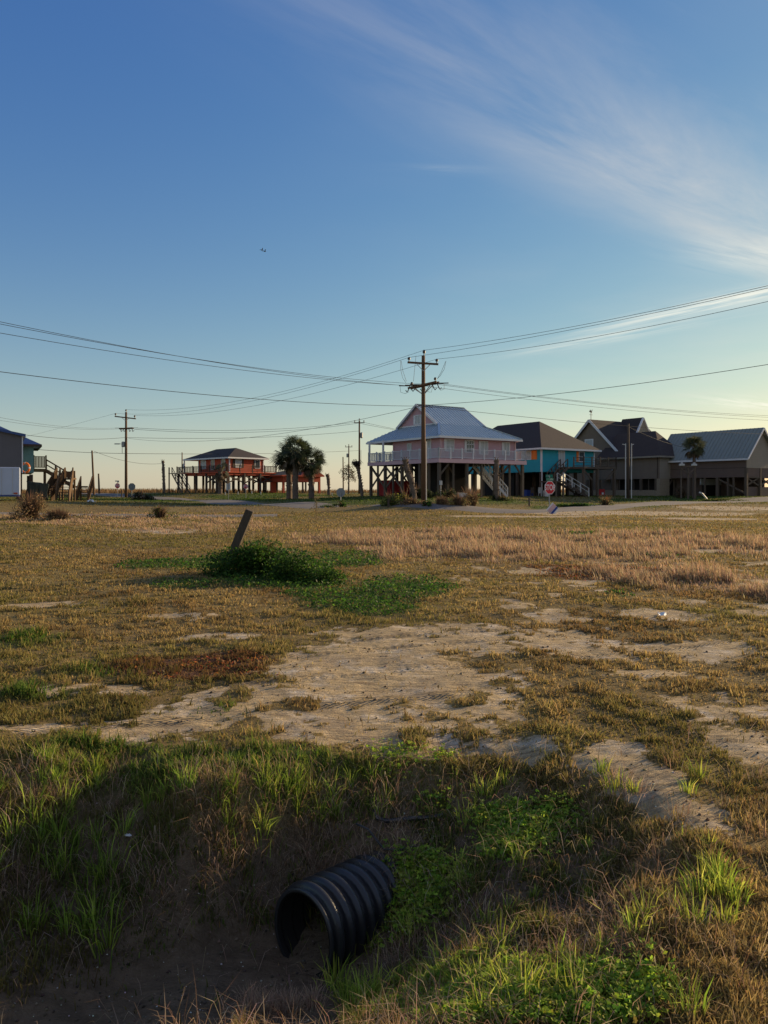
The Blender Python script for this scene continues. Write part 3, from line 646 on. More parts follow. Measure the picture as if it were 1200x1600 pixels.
brace(gh, (.12, .1, .3), (.12, 3.6, 2.1)); brace(gh, (.1, .15, 1.2), (2.9, .15, 2.2)); brace(gh, (.1, .15, 2.2), (2.9, .15, 1.2)); brace(gh, (2.9, .15, 1.2), (5.7, .15, 2.2)); brace(gh, (2.9, .15, 2.2), (5.7, .15, 1.2))
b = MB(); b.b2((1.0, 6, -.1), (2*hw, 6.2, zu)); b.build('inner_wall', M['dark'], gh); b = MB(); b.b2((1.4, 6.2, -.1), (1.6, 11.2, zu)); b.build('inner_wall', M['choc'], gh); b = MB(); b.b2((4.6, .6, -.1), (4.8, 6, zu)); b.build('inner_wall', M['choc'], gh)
b = MB(); b.b2((.3, 5.9, 1.35), (5.6, 5.98, 2.1)); b.build('light_panel', M['paleglass'], gh)
b = MB(); b.b2((.3, .3, -.1), (5.6, .42, 1.1)); b.build('low_wall', M['choc'], gh)

# red stilt house ---------------------------------------------------
base = 1.3
rh = empty('stilt_house', (-22.5, 110, base), R(45), 'small orange red stilt house with dark hipped roof and grey outside stair', 'house', 'stilt houses along the road')
zd, ze = 4.35-base, 6.5-base
walls(rh, 0, 0, 6.0, 8.4, zd, ze, 'redhouse', trim='white')
hip(rh, -.6, -.6, 6.6, 12.0, ze+.02, 8.1-base, 3.0, 2.8, 3.0, 8.2, 'shingle')
b = MB(); b.b2((-1.2, -1.2, zd-.12), (7.6, 13.0, zd)); b.b2((-1.0, -1.0, zd-.45), (7.4, 10.8, zd-.13)); b.build('deck', M['redtrim'], rh)
railing(rh, (-1.15, -1.15), (7.55, -1.15), zd, .95, 5, 'darkwood', bal=.2); railing(rh, (-1.15, -1.15), (-1.15, 12.9), zd, .95, 7, 'darkwood', bal=.2)
railing(rh, (-1.15, 12.9), (7.5, 12.9), zd, .95, 4, 'darkwood', bal=.2); railing(rh, (7.5, -1.15), (7.5, 12.9), zd, .95, 6, 'darkwood', bal=.2)
for i, (x, y) in enumerate(((-.5, 11.8), (3, 11.8), (6.4, 11.8))): b = MB(); b.box((x, y, (zd+ze)/2), (.15, .15, ze-zd)); b.build('porch_post', M['white'], rh)
window(rh, (1.5, 0, 5.65-base), U, NV, 1.0, 1.2, 'paleglass', mull=(1, 2), shutters=('darkwood', (-1, 1), .4)); window(rh, (4.9, 0, 5.6-base), U, NV, .9, 1.2, 'glass', shutters=('darkwood', (-1,), .2))
window(rh, (0, 1.6, 5.5-base), V, NU, 1.0, 1.7, 'glass', name='door'); window(rh, (0, 4.4, 5.5-base), V, NU, .9, 1.5, 'glass'); window(rh, (0, 7.0, 5.6-base), V, NU, 1.4, 1.3, 'paleglass', mull=(2, 1))
for x in (-1, 1.9, 4.7, 7.4):
    for y in (-1, 1.8, 4.6, 7.4, 10.2, 12.7): piling(rh, x, y, zd-.12, .26, 'darkwood')
for (x, y, x2, y2) in ((-1, -1, 1.9, -1), (1.9, -1, 4.7, -1), (4.7, -1, 7.4, -1), (-1, 1.8, -1, 4.6), (-1, -1, -1, 1.8), (7.4, 1.8, 7.4, 4.6), (1.9, 7.4, 4.7, 7.4)):
    brace(rh, (x, y, zd-.5), (x2, y2, zd-1.6), m='darkwood'); brace(rh, (x, y, zd-1.6), (x2, y2, zd-.5), m='darkwood')
stairs(rh, (-1.8, 12.2, zd), (-3.2, 6.6, .0), 1.1, 'wood', 'wood', 12)
b = MB(); b.b2((-2.6, 11.8, zd-.12), (-1.2, 13.0, zd-.01)); b.build('landing', M['wood'], rh)
piling(rh, -2.5, 12.9, zd+.9, .15, 'darkwood')

# low red pavilion ------------------------------------------------
x, y = (455-600)/F*116, 116.
pv = empty('pavilion', (x, y, 1.2), R(38), 'low open sided orange red pavilion behind the palms', 'pavilion')
hip(pv, -3.6, -3.4, 3.8, 5.2, 2.75, 3.5, 0, -1.2, 0, 2.6, 'shingle', trim='redtrim')
b = MB()
for (a_, c_) in (((-3.2, -3), (3.4, -2.7)), ((-3.2, -2.7), (-2.9, 4.8)), ((3.1, -2.7), (3.4, 4.8)), ((-2.9, 4.5), (3.1, 4.8))): b.b2((*a_, 1.75), (*c_, 2.7))
b.build('beam', M['redtrim'], pv)
b = MB(); b.prism([(-.4, -3.45, 2.75), (3.8, -3.45, 2.75), (2.0, -3.45, 3.75)], (0, 3, 0)); b.build('gable', M['redtrim'], pv)
for (x_, y_, s_) in ((-3.05, -2.85, .3), (-3.05, 4.65, .3), (3.25, -2.85, .3), (3.25, 4.65, .3), (-3.05, .2, .9), (.2, 4.65, .2), (.3, -2.85, .2), (-3.05, 2.4, .2), (3.25, 1, .2)):
    b = MB(); b.box((x_, y_, .7), (s_, s_ if s_ < .5 else .3, 2.1)); b.build('column', M['redtrim' if s_ > .25 else 'darkwood'], pv)
b = MB(); b.box((.3, 1.2, .7), (2.4, .5, .1)); b.box((-.6, 1.2, .3), (.1, .4, .8)); b.box((1.2, 1.2, .3), (.1, .4, .8)); b.build('bench', M['darkwood'], pv)

# grey and teal building at the left edge ---------------------------
base = .8
lh = empty('raised_building', (-28.75, 60, base), R(27), 'grey raised building with blue roof edge and pale teal wing at the left edge', 'house')
z0, z1 = 3.0-base, 6.0-base
b = MB(); b.prism([(0, 0, z0), (-8, 0, z0), (-8, 0, z1+1.55), (0, 0, z1-.03)], (0, 7, 0)); b.build('wall', M['grey'], lh)
b = MB(); b.box((.02, .0, (z0+z1)/2), (.08, .1, z1-z0)); b.build('corner_trim', M['white'], lh)
b = MB(); roof_poly(b, [(.25, -.3, z1+.1), (-8.2, -.3, z1+1.75), (-8.2, 7.3, z1+1.75), (.25, 7.3, z1+.1)], .2); b.build('roof', M['blueroof'], lh)
b = MB()
for i in range(38): b.box((-.15-i*.21, -.012, (z0+z1)/2+i*.02), (.03, .02, z1-z0-.2+i*.04))
b.build('corrugation', M['grey'], lh)
b = MB(); b.b2((-5, 7.2, z0+.2), (1.1, 14, z1-.35)); b.build('teal_wall', M['tealpale'], lh)
hip(lh, -6, 6.6, 1.7, 14.6, z1-.3, z1+1.7, -2.2, 9.5, -2.2, 11.5, 'blueroof', trim='darkwood')
for x, y in ((-.15, .15), (-4, .15), (-7.8, .15), (-.15, 6.8), (-4, 6.8), (.9, 7.5), (.9, 13.8), (-4, 13.8)): piling(lh, x, y, z0+.05, .3, 'darkwood')
brace(lh, (-.15, .1, z0-1.2), (-1.7, .1, z0-.1), m='darkwood')
b = MB(); b.b2((1.1, 8.2, z0+.35), (2.2, 10.5, z0+.6)); b.build('landing', M['brownwood'], lh)
railing(lh, (1.15, 8.25), (2.15, 8.25), z0+.6, 1.1, 2, 'brownwood', bal=.12, bw=.09)
piling(lh, 2.1, 8.35, z0+.4, .13, 'brownwood'); piling(lh, 2.1, 10.4, z0+.4, .13, 'brownwood')
stairs(lh, (2.2, 9.0, z0+.55), (4.6, 9.0, z0-.95), 1.0, 'brownwood', 'brownwood', 9)
b = MB(); b.b2((4.6, 8.4, z0-1.1), (5.7, 9.8, z0-.95)); b.build('landing', M['brownwood'], lh)
piling(lh, 5.1, 8.45, z0-1, .14, 'brownwood'); piling(lh, 6.0, 9.7, z0-1, .14, 'brownwood')
stairs(lh, (5.6, 8.4, z0-.95), (5.0, 6.2, -.1), 1.0, 'brownwood', 'brownwood', 8, name='lower_stairs', balus=True)
# separate stair over the fence line
x, y = (104-600)/F*64, 64.
ts = empty('timber_stairs', (x, y, h1(x, y)), R(8), 'free standing brown timber stair tower right of the grey building', 'stairs')
stairs(ts, (.0, 0, 1.95), (.28, -2.3, .0), 1.0, 'darkwood', 'brownwood', 9, name='flight', balus=True)
b = MB(); b.b2((-.75, 0, 1.85), (.55, 1.0, 1.97)); b.build('landing', M['brownwood'], ts)
for s_ in (-.7, .5):
    for y_ in (.05, .95): piling(ts, s_*.8, y_, 2.6, .12, 'brownwood')
b = MB(); b.b2((-.5, .9, 2.0), (.4, .95, 2.55)); b.build('guard_panel', M['brownwood'], ts)
stairs(ts, (-.5, .2, 1.95), (-1.15, -1.5, .0), .8, 'darkwood', 'brownwood', 9, name='flight', balus=True)

# white trailer under the grey building
tr = empty('box_trailer', (-27.9, 56.5, h1(-27.9, 56.5)), R(25), 'white box trailer parked under the grey building', 'trailer')
b = MB(); b.b2((-6, 0, .45), (.6, 2.2, 2.55)); b.build('body', M['trailer'], tr, bevel=.06)
b = MB(); b.b2((-5.9, -.02, .36), (.55, 2.1, .44)); b.build('chassis', M['blue'], tr)
b = MB()
for i in range(9): b.box((.1-i*.72, -.012, 1.5), (.035, .02, 2.0))
b.build('panel_seam', M['pvc'], tr)
for x_ in (-1.6, -2.4):
    b = MB(); b.tube([(x_, -.05, .33), (x_, .2, .33)], .33, 18); wl = b.build('wheel', M['tyre'], tr); b = MB(); b.tube([(x_, -.08, .33), (x_, -.04, .33)], .17, 14); b.build('rim', M['white'], wl)
b = MB(); b.prism([(-2.9, -.18, .6), (-1.1, -.18, .6), (-1.25, -.18, .8), (-2.75, -.18, .8)], (0, .17, 0)); b.build('fender', M['white'], tr)
b = MB(); b.box((.3, -.02, .6), (.25, .04, .1)); b.build('tail_light', M['redtrim'], tr)
# life ring
x, y = (39.5-600)/F*60.8, 60.8
lr = empty('life_ring', (x, y, 1.6+(767-731)/F*60.8-.4), 0, 'orange life ring hanging on the corner of the grey building', 'life ring')
b = MB(); b.tube([(.33*math.cos(a), 0, .4+.38*math.sin(a)) for a in [k*math.pi/14 for k in range(-13, 15)]], .085, 8); b.build('ring', M['orange'], lr, smooth=True)
b = MB()
for a in (0, math.pi/2, math.pi, 1.5*math.pi): b.tube([(.33*math.cos(a+e), 0, .4+.38*math.sin(a+e)) for e in (-.15, 0, .15)], .09, 8)
b.build('band', M['white'], lr)
# tarpaulin hanging
tp = MB(); vs = []; n = 14
for i in range(n):
    for k in range(6): vs.append((-28.6+i*.135+.1*math.sin(k*1.3+i), 60.4+.12*math.sin(i*1.9)*(1-k*.1), .85+(5-k)/5*1.55-.45*(1-k/5)*0+(-.25*i/n if k == 0 else 0)))
tp.add(vs, [(i*6+k, i*6+k+1, i*6+k+7, i*6+k+6) for i in range(n-1) for k in range(5)])
o = tp.build('tarpaulin', M['tarp'], smooth=True); tag(o, 'dark green tarpaulin hanging beside the white trailer', 'tarpaulin'); sm_ = o.modifiers.new('s', 'SOLIDIFY'); sm_.thickness = .03

# ---------------------------------------------------------------- poles and wires
def at(px, py, D): return Vector(((px-600)/F*D, D, CAMH+(HOR-py)/F*D))
def insul(par, p, h=.22, r=.07):
    b = MB(); p = Vector(p); b.tube([p, p+Vector((0, 0, h*.4)), p+Vector((0, 0, h*.45)), p+Vector((0, 0, h*.8)), p+Vector((0, 0, h))], [r*.35, r*.35, r, r, r*.5], 8); b.build('insulator', M['insul'], par)
def wire(pts, sag, r=.013, label='', name='overhead_wire', grp='overhead wires', n=18):
    b = MB(); P_ = []
    for i in range(len(pts)-1):
        for k in range(n+1 if i == len(pts)-2 else n):
            u = k/n; p = Vector(pts[i]).lerp(Vector(pts[i+1]), u); p.z -= sag[i]*4*u*(1-u); P_.append(p)
    b.tube(P_, r, 4, cap=False); return tag(b.build(name, M['wire']), label, 'wire', grp)
U2 = Vector((.829, .559, 0)); L1 = Vector((.62, -.784, 0))      # directions of the two line runs
def big_pole(name, D, px, py0, py1, r0, r1, label, grp, a1, a2, scale=1.0, a2ang=None):
    x = (px-600)/F*D; zb = 1.6+(767-py0)/F*D; zt = 1.6+(767-py1)/F*D
    p = empty(name, (x, D, zb), 0, label, 'utility pole', grp); h = zt-zb
    b = MB(); b.tube([(0, 0, -.5), (0, 0, h*.5), (0, 0, h)], [r0, (r0+r1)/2, r1], 12); b.build('shaft', M['pole'], p, smooth=True)
    return p, h
mp, mh = big_pole('utility_pole', 51, 661.5, 795, 556, .17, .12, 'tall wooden utility pole with two crossarms standing in front of the pink house', 'wooden utility poles', 0, 0)
O = mp.location
arm_d = Vector((.985, -.17, 0)).normalized()     # upper crossarm
z_up = 1.6+(767-570)/F*51-O.z; z_lo = 1.6+(767-602)/F*51-O.z
b = MB(); a0 = Vector((0, -.16, z_up)); b.bar(a0-arm_d*1.08+Vector((0, 0, .17)), a0+arm_d*1.0-Vector((0, 0, .02)), .1, .13); arm = b.build('crossarm', M['pole'], mp)
b = MB()
for s in (-1, 1): b.bar(a0+arm_d*s*.45+Vector((0, -.02, .02 if s < 0 else -.02)), (0, -.17, z_up-.45), .025, .04)
b.build('arm_brace', M['steel'], arm)
insul(mp, a0-arm_d*.98+Vector((0, 0, .22)), .3, .1); insul(mp, a0+arm_d*.9+Vector((0, 0, .05)), .3, .1); insul(mp, (.05, 0, mh), .4, .1)
lo_d = Vector((.8, -.6, 0)).normalized(); b = MB(); 
for s in (-1, 1):
    c0 = Vector((0, 0, z_lo))+Vector((.6, .8, 0))*s*.16
    b.bar(c0-lo_d*1.15-Vector((0, 0, .12)), c0+lo_d*1.15+Vector((0, 0, .12)), .09, .12)
la = b.build('crossarm', M['pole'], mp)
b = MB()
for s in (-1, 1):
    for q_ in (-1, 1): b.bar(Vector((0, 0, z_lo+.1*s))+lo_d*s*.8+Vector((.6, .8, 0))*q_*.16, (0, q_*.05, z_lo-.65), .03, .05)
b.build('arm_brace', M['steel'], la)
insul(mp, Vector((0, 0, z_lo))-lo_d*.95, .3, .09); insul(mp, Vector((0, 0, z_lo+.15))+lo_d*.95, .3, .09)
for s, l_ in ((-1, -1.1), (-1, -.6), (1, 1.1), (1, .7), (-1, .1), (1, -.2)):      # strain insulators and droppers
    c0 = Vector((0, 0, z_lo+.05))+lo_d*l_; e_ = c0+Vector((-.75 if l_ < 0 else .75, -.2, -.02))
    b = MB(); b.tube([c0, e_], [.035, .035], 6); b.tube([c0+Vector((0, 0, -.02)), c0+Vector((.12*s, 0, -.3)), c0+Vector((.2*s, 0, -.42)), c0+Vector((.3*s, 0, -.3))], .035, 6); b.build('strain_insulator', M['insul'], mp)
def jump(pts):
    b = MB(); b.tube(pts, .011, 4); b.build('jumper_wire', M['wire'], mp)
ju = lambda px, py: at(px, py, 51)-O
jump([ju(626, 563), ju(626, 577), ju(629, 590), ju(634, 598)]); jump([ju(627, 564), ju(629, 578), ju(635, 596)]); jump([ju(697, 564), ju(694, 577), ju(688, 587), ju(683, 592)]); jump([ju(696, 565), ju(690, 580), ju(684, 591)])
jump([ju(650, 556), ju(648, 575), ju(646, 596)]); jump([ju(625, 602), ju(626, 613), ju(633, 615), ju(639, 612)]); jump([ju(694, 600), ju(694, 608), ju(688, 610)]); jump([ju(676, 603), ju(674, 613), ju(668, 612)])
b = MB(); b.tube([(.19, -.08, 1.6+(767-690)/F*51-O.z), (.19, -.08, -.2)], .035, 8); b.build('conduit', M['pvc'], mp)
b = MB(); b.bar((-.35, -.2, 1.6+(767-634)/F*51-O.z), (.6, -.2, 1.6+(767-637)/F*51-O.z), .05); b.build('neutral_bracket', M['insul'], mp)
# second pole
p2, h2 = big_pole('utility_pole', 95, 197, 778, 644, .19, .13, 'wooden utility pole with transformer and street light arm left of the red stilt house', 'wooden utility poles', 0, 0)
O2 = p2.location; px2 = 95/F
b = MB(); b.bar((-1.35, -.2, h2-.55), (1.3, -.2, h2-.85), .12, .14); arm = b.build('crossarm', M['pole'], p2)
b = MB(); b.bar((-.5, -.22, h2-.68), (0, -.22, h2-1.1), .04); b.bar((.5, -.22, h2-.75), (0, -.22, h2-1.1), .04); b.build('arm_brace', M['steel'], arm)
for q_ in ((-1.25, -.2, h2-.5), (1.15, -.2, h2-.76), (0, 0, h2)): insul(p2, q_, .35, .12)
b = MB()
for s in (-1, 1): b.bar((-.8, s*.2, h2-2.1), (.9, s*.2, h2-2.0), .12, .16)
b.bar((-1.4, 0, h2-2.0), (1.5, 0, h2-1.98), .05); b.build('crossarm', M['pole'], p2)
for x_ in (-.7, -.35, .35, .75): b = MB(); b.tube([(x_, 0, h2-2.1), (x_+.1, 0, h2-2.45), (x_+.25, 0, h2-2.3)], .045, 6); b.build('strain_insulator', M['insul'], p2)
b = MB(); b.tube([(-.35, 0, h2-4.4), (-.35, 0, h2-4.35), (-.35, 0, h2-3.75), (-.35, 0, h2-3.7)], [.1, .22, .22, .1], 12); b.build('transformer', M['steel'], p2)
b = MB(); b.tube([(0, 0, h2-4.1), (-.8, -.1, h2-3.98)], .035); b.build('light_arm', M['steel'], p2); b = MB(); b.box((-1.1, -.1, h2-4.0), (.6, .22, .12)); b.build('lamp_head', M['steel'], p2)
b = MB(); b.tube([(-.42, -.2, h2-4.3), (-.42, -.2, h2-5.2)], .03); b.build('drop_wire', M['wire'], p2)
def small_pole(D, px, py0, py1, r, label, arm=True, trans=1, lean=0.0):
    x = (px-600)/F*D; zb = 1.6+(767-py0)/F*D; h = (py0-py1)/F*D
    p = empty('utility_pole', (x, D, zb), 0, label, 'utility pole', 'wooden utility poles')
    b = MB(); b.tube([(0, 0, -.4), (lean, 0, h)], [r, r*.7], 10); b.build('shaft', M['pole'], p, smooth=True)
    if arm:
        b = MB(); b.bar((lean-.8, -.15, h-.35), (lean+.8, -.15, h-.35), .1, .12); b.build('crossarm', M['pole'], p)
        for s in (-.7, .7): insul(p, (lean+s, -.15, h-.3), .3, .1)
        insul(p, (lean, 0, h), .3, .1)
    if trans: b = MB(); b.tube([(lean+.33*trans, 0, h-2.7), (lean+.33*trans, 0, h-2.6), (lean+.33*trans, 0, h-1.9), (lean+.33*trans, 0, h-1.8)], [.1, .22, .22, .08], 10); b.build('transformer', M['steel'], p)
    return p
p3 = small_pole(115, 561.5, 775, 657, .17, 'wooden utility pole with transformer just left of the pink house')
p4 = small_pole(170, 545, 771, 696, .17, 'farthest utility pole with crossarm seen over the young tree', trans=-1)
p5 = small_pole(125, 284.5, 773, 707, .12, 'bare topped pole with small transformer at the end of the red house deck', arm=False)
b = MB(); b.tube([(.25, 0, 7), (.25, 0, 5.2)], .025); b.build('drop_wire', M['wire'], p3)
for D, px, py0, py1, r, ln, lb in ((90, 147, 769, 704, .14, -.25, 'thin bare leaning pole rising from the dune left of the signs'), (110, 155, 768, 740, .16, -.1, 'short bare pole beside the thin leaning pole'), (105, 536.5, 771, 714, .1, -.05, 'slim bare pole left of the young tree')):
    x = (px-600)/F*D; zb = 1.6+(767-py0)/F*D; b = MB((x, D, zb)); b.tube([(x, D, zb-.3), (x+ln, D, zb+(py0-py1)/F*D)], [r, r*.7], 8); o = b.build('wooden_pole', M['pole']); o.location = (x, D, zb); tag(o, lb, 'pole', 'bare wooden poles')
# street pole in front of the brown house with two conduits
x, D = (981.5-600)/F*80, 80.; p6 = empty('utility_pole', (x, D, h1(x, D)), 0, 'grey pole flanked by two pale conduits in front of the brown house', 'utility pole', 'wooden utility poles')
hh_ = 1.6+(767-662)/F*80-p6.location.z; b = MB(); b.tube([(0, 0, -.3), (0, 0, hh_)], [.16, .12], 10); b.build('shaft', M['darkwood'], p6, smooth=True)
for s, xx in ((-1, -.32), (1, .30)):
    b = MB(); hz = 1.6+(767-695)/F*80-p6.location.z; b.tube([(xx, -.15, -.2), (xx, -.15, hz), (xx+.0, -.15, hz+.12)], .055, 8); b.bar((xx, -.15, hz), (xx+s*.25*(1 if s > 0 else 1.4), -.15, hz+.05), .08); b.build('conduit', M['pvc'], p6)
# timber frame carrying two pale boxes
x, D = (1075-600)/F*82, 82.; tf = empty('timber_tower', (x, D, h1(x, D)), 0, 'tall timber tower with two pale boxes on its crossbeam beside the brown house', 'tower')
zt = 1.6+(767-728)/F*82-tf.location.z
for s in (-.75, .0, .7): piling(tf, s, 0, zt, .12 if s < 0 else .17, 'wood', -.3, 'post')
b = MB(); b.box((0, -.1, zt-.05), (1.6, .1, .14)); b.bar((-.7, -.1, zt-.35), (0, -.1, zt-.9), .09); b.bar((.65, -.1, zt-.35), (0, -.1, zt-.9), .09); b.build('crossbeam', M['wood'], tf)
for s in (-.72, .62):
    b = MB(); b.box((s, -.12, zt+.12), (.55, .3, .22)); b.box((s, -.12, zt+.3), (.2, .2, .14)); b.build('box', M['pvc'], tf, bevel=.03)

NR = at(1290, 430, 32)
top = O+Vector((.05, 0, mh+.38)); lA = O+a0-arm_d*.98+Vector((0, 0, .5)); rA = O+a0+arm_d*.9+Vector((0, 0, .33))
q0, q1, q2 = O2+Vector((0, 0, h2+.33)), O2+Vector((-1.25, -.2, h2-.17)), O2+Vector((1.15, -.2, h2-.43))
def ext(p, px, py, D): return at(px, py, D)
WR = .011
wire([at(-60, 705, 150), q1, lA, at(1300, 427, 32)], [.2, 1.3, .25], WR, 'upper wire of the main pole running over its left arm tip to the far pole')
wire([q0, top, at(1300, 423, 31.5)], [1.3, .3], WR, 'topmost wire leaving the very top of the main pole')
wire([q2, rA, at(1300, 448, 31)], [1.2, .35], WR, 'upper wire of the main pole running over its right arm tip')
lc = O+Vector((0, 0, z_lo+.05))
wire([at(-120, 477, 28), lc-lo_d*1.1, lc+lo_d*1.1, at(1330, 652, 76)], [.45, 0, .6], WR, 'lower wire dead ended on the left tip of the lower crossarm')
wire([at(-120, 482, 27.5), lc-lo_d*.6+Vector((0, 0, .1)), lc+lo_d*.7, at(1330, 656, 78)], [.45, 0, .55], WR, 'lower wire dead ended near the middle of the lower crossarm')
wire([at(-120, 499, 27), lc-lo_d*.2-Vector((0, 0, .1)), lc+lo_d*.1-Vector((0, 0, .1)), at(1330, 660, 78)], [.4, 0, .6], WR, 'lowest of the wires dead ended on the lower crossarm')
nb = O+Vector((0, -.2, 1.6+(767-635)/F*51-O.z))
wire([at(-120, 565, 27), nb, at(1330, 681, 78)], [.4, .5], WR*1.2, 'neutral wire crossing left to right below the lower crossarm')
wire([O2+Vector((.3, 0, h2-3.3)), nb+Vector((0, 0, .05)), at(1300, 553, 32)], [1.2, .3], WR*1.2, 'neutral wire rising from the far pole over the main pole to the upper right')
z3 = p3.location+Vector((0, 0, 1.6+(767-659)/F*115-p3.location.z))
wire([at(-60, 640, 60), O2+Vector((-1.4, 0, h2-2.0))], [.5], WR, 'wire from the left frame edge to the lower arm of the far pole')
wire([at(-60, 646, 60), O2+Vector((-.8, 0, h2-2.1))], [.5], WR, 'second wire from the left to the far pole just below its neighbour')
wire([O2+Vector((1.4, 0, h2-2.0)), z3+Vector((-.7, -.15, -.1)), at(800, 690, 135)], [.7, .6], .02, 'thin wire from the far pole lower arm to the pole beside the pink house')
wire([O2+Vector((1.0, 0, h2-2.15)), z3+Vector((.7, -.15, -.1)), at(805, 694, 135)], [.9, .6], .02, 'thin wire just under the first between far pole and pink house pole')
wire([at(-60, 662, 70), O2+Vector((0, -.2, h2-3.2)), z3+Vector((0, 0, -1.4))], [.7, .5], .02, 'service wire between the far transformer and the pole by the pink house')
wire([at(-60, 690, 90), O2+Vector((0, 0, h2-5.2)), at(560, 704, 160)], [.3, .3], .025, 'long telephone wire low behind the far pole')
wire([at(147, 705, 90), at(255, 724, 115)], [.6], .02, 'slack wire from the thin leaning pole to the dead palm trunk')
wire([p6.location+Vector((0, 0, hh_-.3)), at(1075, 700, 92)], [.3], .02, 'service wire from the conduit pole over the brown roof')

# ---------------------------------------------------------------- signs
def octo(b, c, r, th, z, tilt=0):
    pts = [(c[0]+r*math.cos(R(22.5+45*k)), c[1], z+r*math.sin(R(22.5+45*k))) for k in range(8)]; b.prism(pts, (0, th, 0))
def text_mesh(s, size, m, par, loc, rot=(R(90), 0, 0), name='lettering', ex=.004):
    c = bpy.data.curves.new('txt', 'FONT'); c.body = s; c.size = size; c.align_x = 'CENTER'; c.align_y = 'CENTER'; c.extrude = ex; c.space_character = 1.05; c.offset = size*.02
    o = bpy.data.objects.new('txt', c); S.collection.objects.link(o); dg = bpy.context.evaluated_depsgraph_get(); me = bpy.data.meshes.new_from_object(o.evaluated_get(dg))
    bpy.data.objects.remove(o); me.materials.clear(); me.materials.append(M[m]); n = bpy.data.objects.new(name, me); S.collection.objects.link(n); n.parent = par; n.location = loc; n.rotation_euler = rot; return n
def sign(px, D, py_base, py_c, r, rz, label, front=True, letters=True, ph=None, red='red'):
    x = (px-600)/F*D; zb = 1.6+(767-py_base)/F*D; zc = (py_base-py_c)/F*D
    e = empty('stop_sign', (x, D, zb), rz, label, 'stop sign', 'stop signs')
    b = MB(); b.box((0, .035, (zc+(ph or 0))/2-.15), (.055, .05, zc+(ph or 0)+.3)); b.build('post', M['steel'], e)
    b = MB(); octo(b, (0, 0), r, .006, zc); pl = b.build('plate', M['signback'], e)
    b = MB(); octo(b, (0, -.006), r*.985, .004, zc); bo = b.build('border', M['white'], e)
    b = MB(); octo(b, (0, -.011), r*.90, .004, zc); b.build('face', M['red'], e)
    if letters:
        tm = text_mesh('STOP', r*.98, 'white', e, (0, -.014, zc)); tm.scale = (.78, 1.12, 1)
    return e, zc
e, zc = sign(859, 48, 803, 762, .455, R(28), 'red stop sign with green street name blades by the road corner', ph=.75)
for k, (z_, wd, dx, rz) in enumerate(((zc+.74, .50, -.02, R(-12)), (zc+.53, .66, 0, R(6)))):
    b = MB(); b.box((dx, -.01 if k else .03, z_), (wd, .012, .18), rz); pl = b.build('street_name_blade', M['green'], e)
    b = MB(); rr = random.Random(5+k); xx = -wd/2+.06
    while xx < wd/2-.06:
        ww = rr.choice((.03, .035, .045))
        if rr.random() < .85:
            b.box((dx+xx, -.019 if k else .021, z_), (.010, .004, .09))
            b.box((dx+xx+ww*.45, -.019 if k else .021, z_+rr.choice((-.04, .0, .04))), (ww*.5, .004, .014))
        xx += ww+.012
    b.build('lettering', M['white'], pl)
sign(384, 96, 784, 760, .33, R(0), 'small distant red stop sign in front of the red stilt house', ph=.3)
e, zc = sign(183.5, 100, 778, 759, .36, R(0), 'distant red stop sign with street blades left of the far pole', ph=.6)
b = MB(); b.box((-.05, 0, zc+.62), (.5, .02, .14), .5); b.box((.1, 0, zc+.5), (.4, .02, .13), -.6); b.build('street_name_blade', M['steel'], e)
sign(532.5, 57, 797, 769.5, .36, R(168), 'unlit grey back of a stop sign by the road left of the pink house', letters=False)
sign(206, 80, 779, 760.5, .40, R(180), 'grey back of a stop sign just right of the far pole', letters=False)
x, D = (357-600)/F*86, 86.; zb = 1.6-18/F*86; e = empty('road_sign', (x, D, zb), 0, 'pair of blank pale rectangular sign backs on one post before the red house', 'sign')
b = MB(); b.box((0, .03, 1.0), (.05, .04, 2.3)); b.build('post', M['steel'], e)
b = MB(); b.box((-.15, 0, 1.75), (.24, .02, .75), .4); b.box((.15, 0, 1.85), (.24, .02, .75), -.4); b.build('plate', M['pvc'], e)
# leaning campaign style board at the foot of the stop sign
c = at(863.7, 802, 47.5); c.z = h1(c.x, c.y)
e = empty('yard_sign', c, R(10), 'tilted white, pink and navy board leaning at the foot of the stop sign', 'sign')
for nm, m_, a_, b_ in (('board', 'white', -.30, .30), ('pink_stripe', 'pinktrim', -.22, .02), ('navy_stripe', 'blue', .05, .18)):
    b = MB(); M3 = Matrix.Rotation(R(42), 3, 'Y'); 
    b.box(Vector((0.0, .0 if nm == 'board' else -.02, .28))+M3 @ Vector(((a_+b_)/2, 0, 0)), (b_-a_, .03, .62 if nm == 'board' else .585), M3=M3); b.build(nm, M[m_], e)

# ---------------------------------------------------------------- scattered vegetation engine
def mesh_np(name, V_, faces4, faces3, col, m, label, cat, kind='stuff', parent=None, group=None, loc=None):
    me = bpy.data.meshes.new(name); V_ = V_.astype(np.float32)
    if loc is not None: V_ = V_-np.array(loc, np.float32)
    me.vertices.add(len(V_)); me.vertices.foreach_set('co', V_.ravel())
    ff = []; st = []; k = 0
    if faces4 is not None and len(faces4): ff.append(faces4.ravel()); st.append(np.arange(len(faces4))*4); k = len(faces4)*4
    if faces3 is not None and len(faces3): ff.append(faces3.ravel()); st.append(k+np.arange(len(faces3))*3)
    fill(me, np.concatenate(ff), np.concatenate(st))
    ca = me.color_attributes.new('col', 'FLOAT_COLOR', 'POINT'); ca.data.foreach_set('color', np.concatenate([col, np.ones((len(V_), 1))], 1).astype(np.float32).ravel())
    me.materials.append(m); o = bpy.data.objects.new(name, me); S.collection.objects.link(o)
    if loc is not None and parent is None: o.location = loc
    if parent: o.parent = parent
    else: tag(o, label, cat, group, kind)
    return o
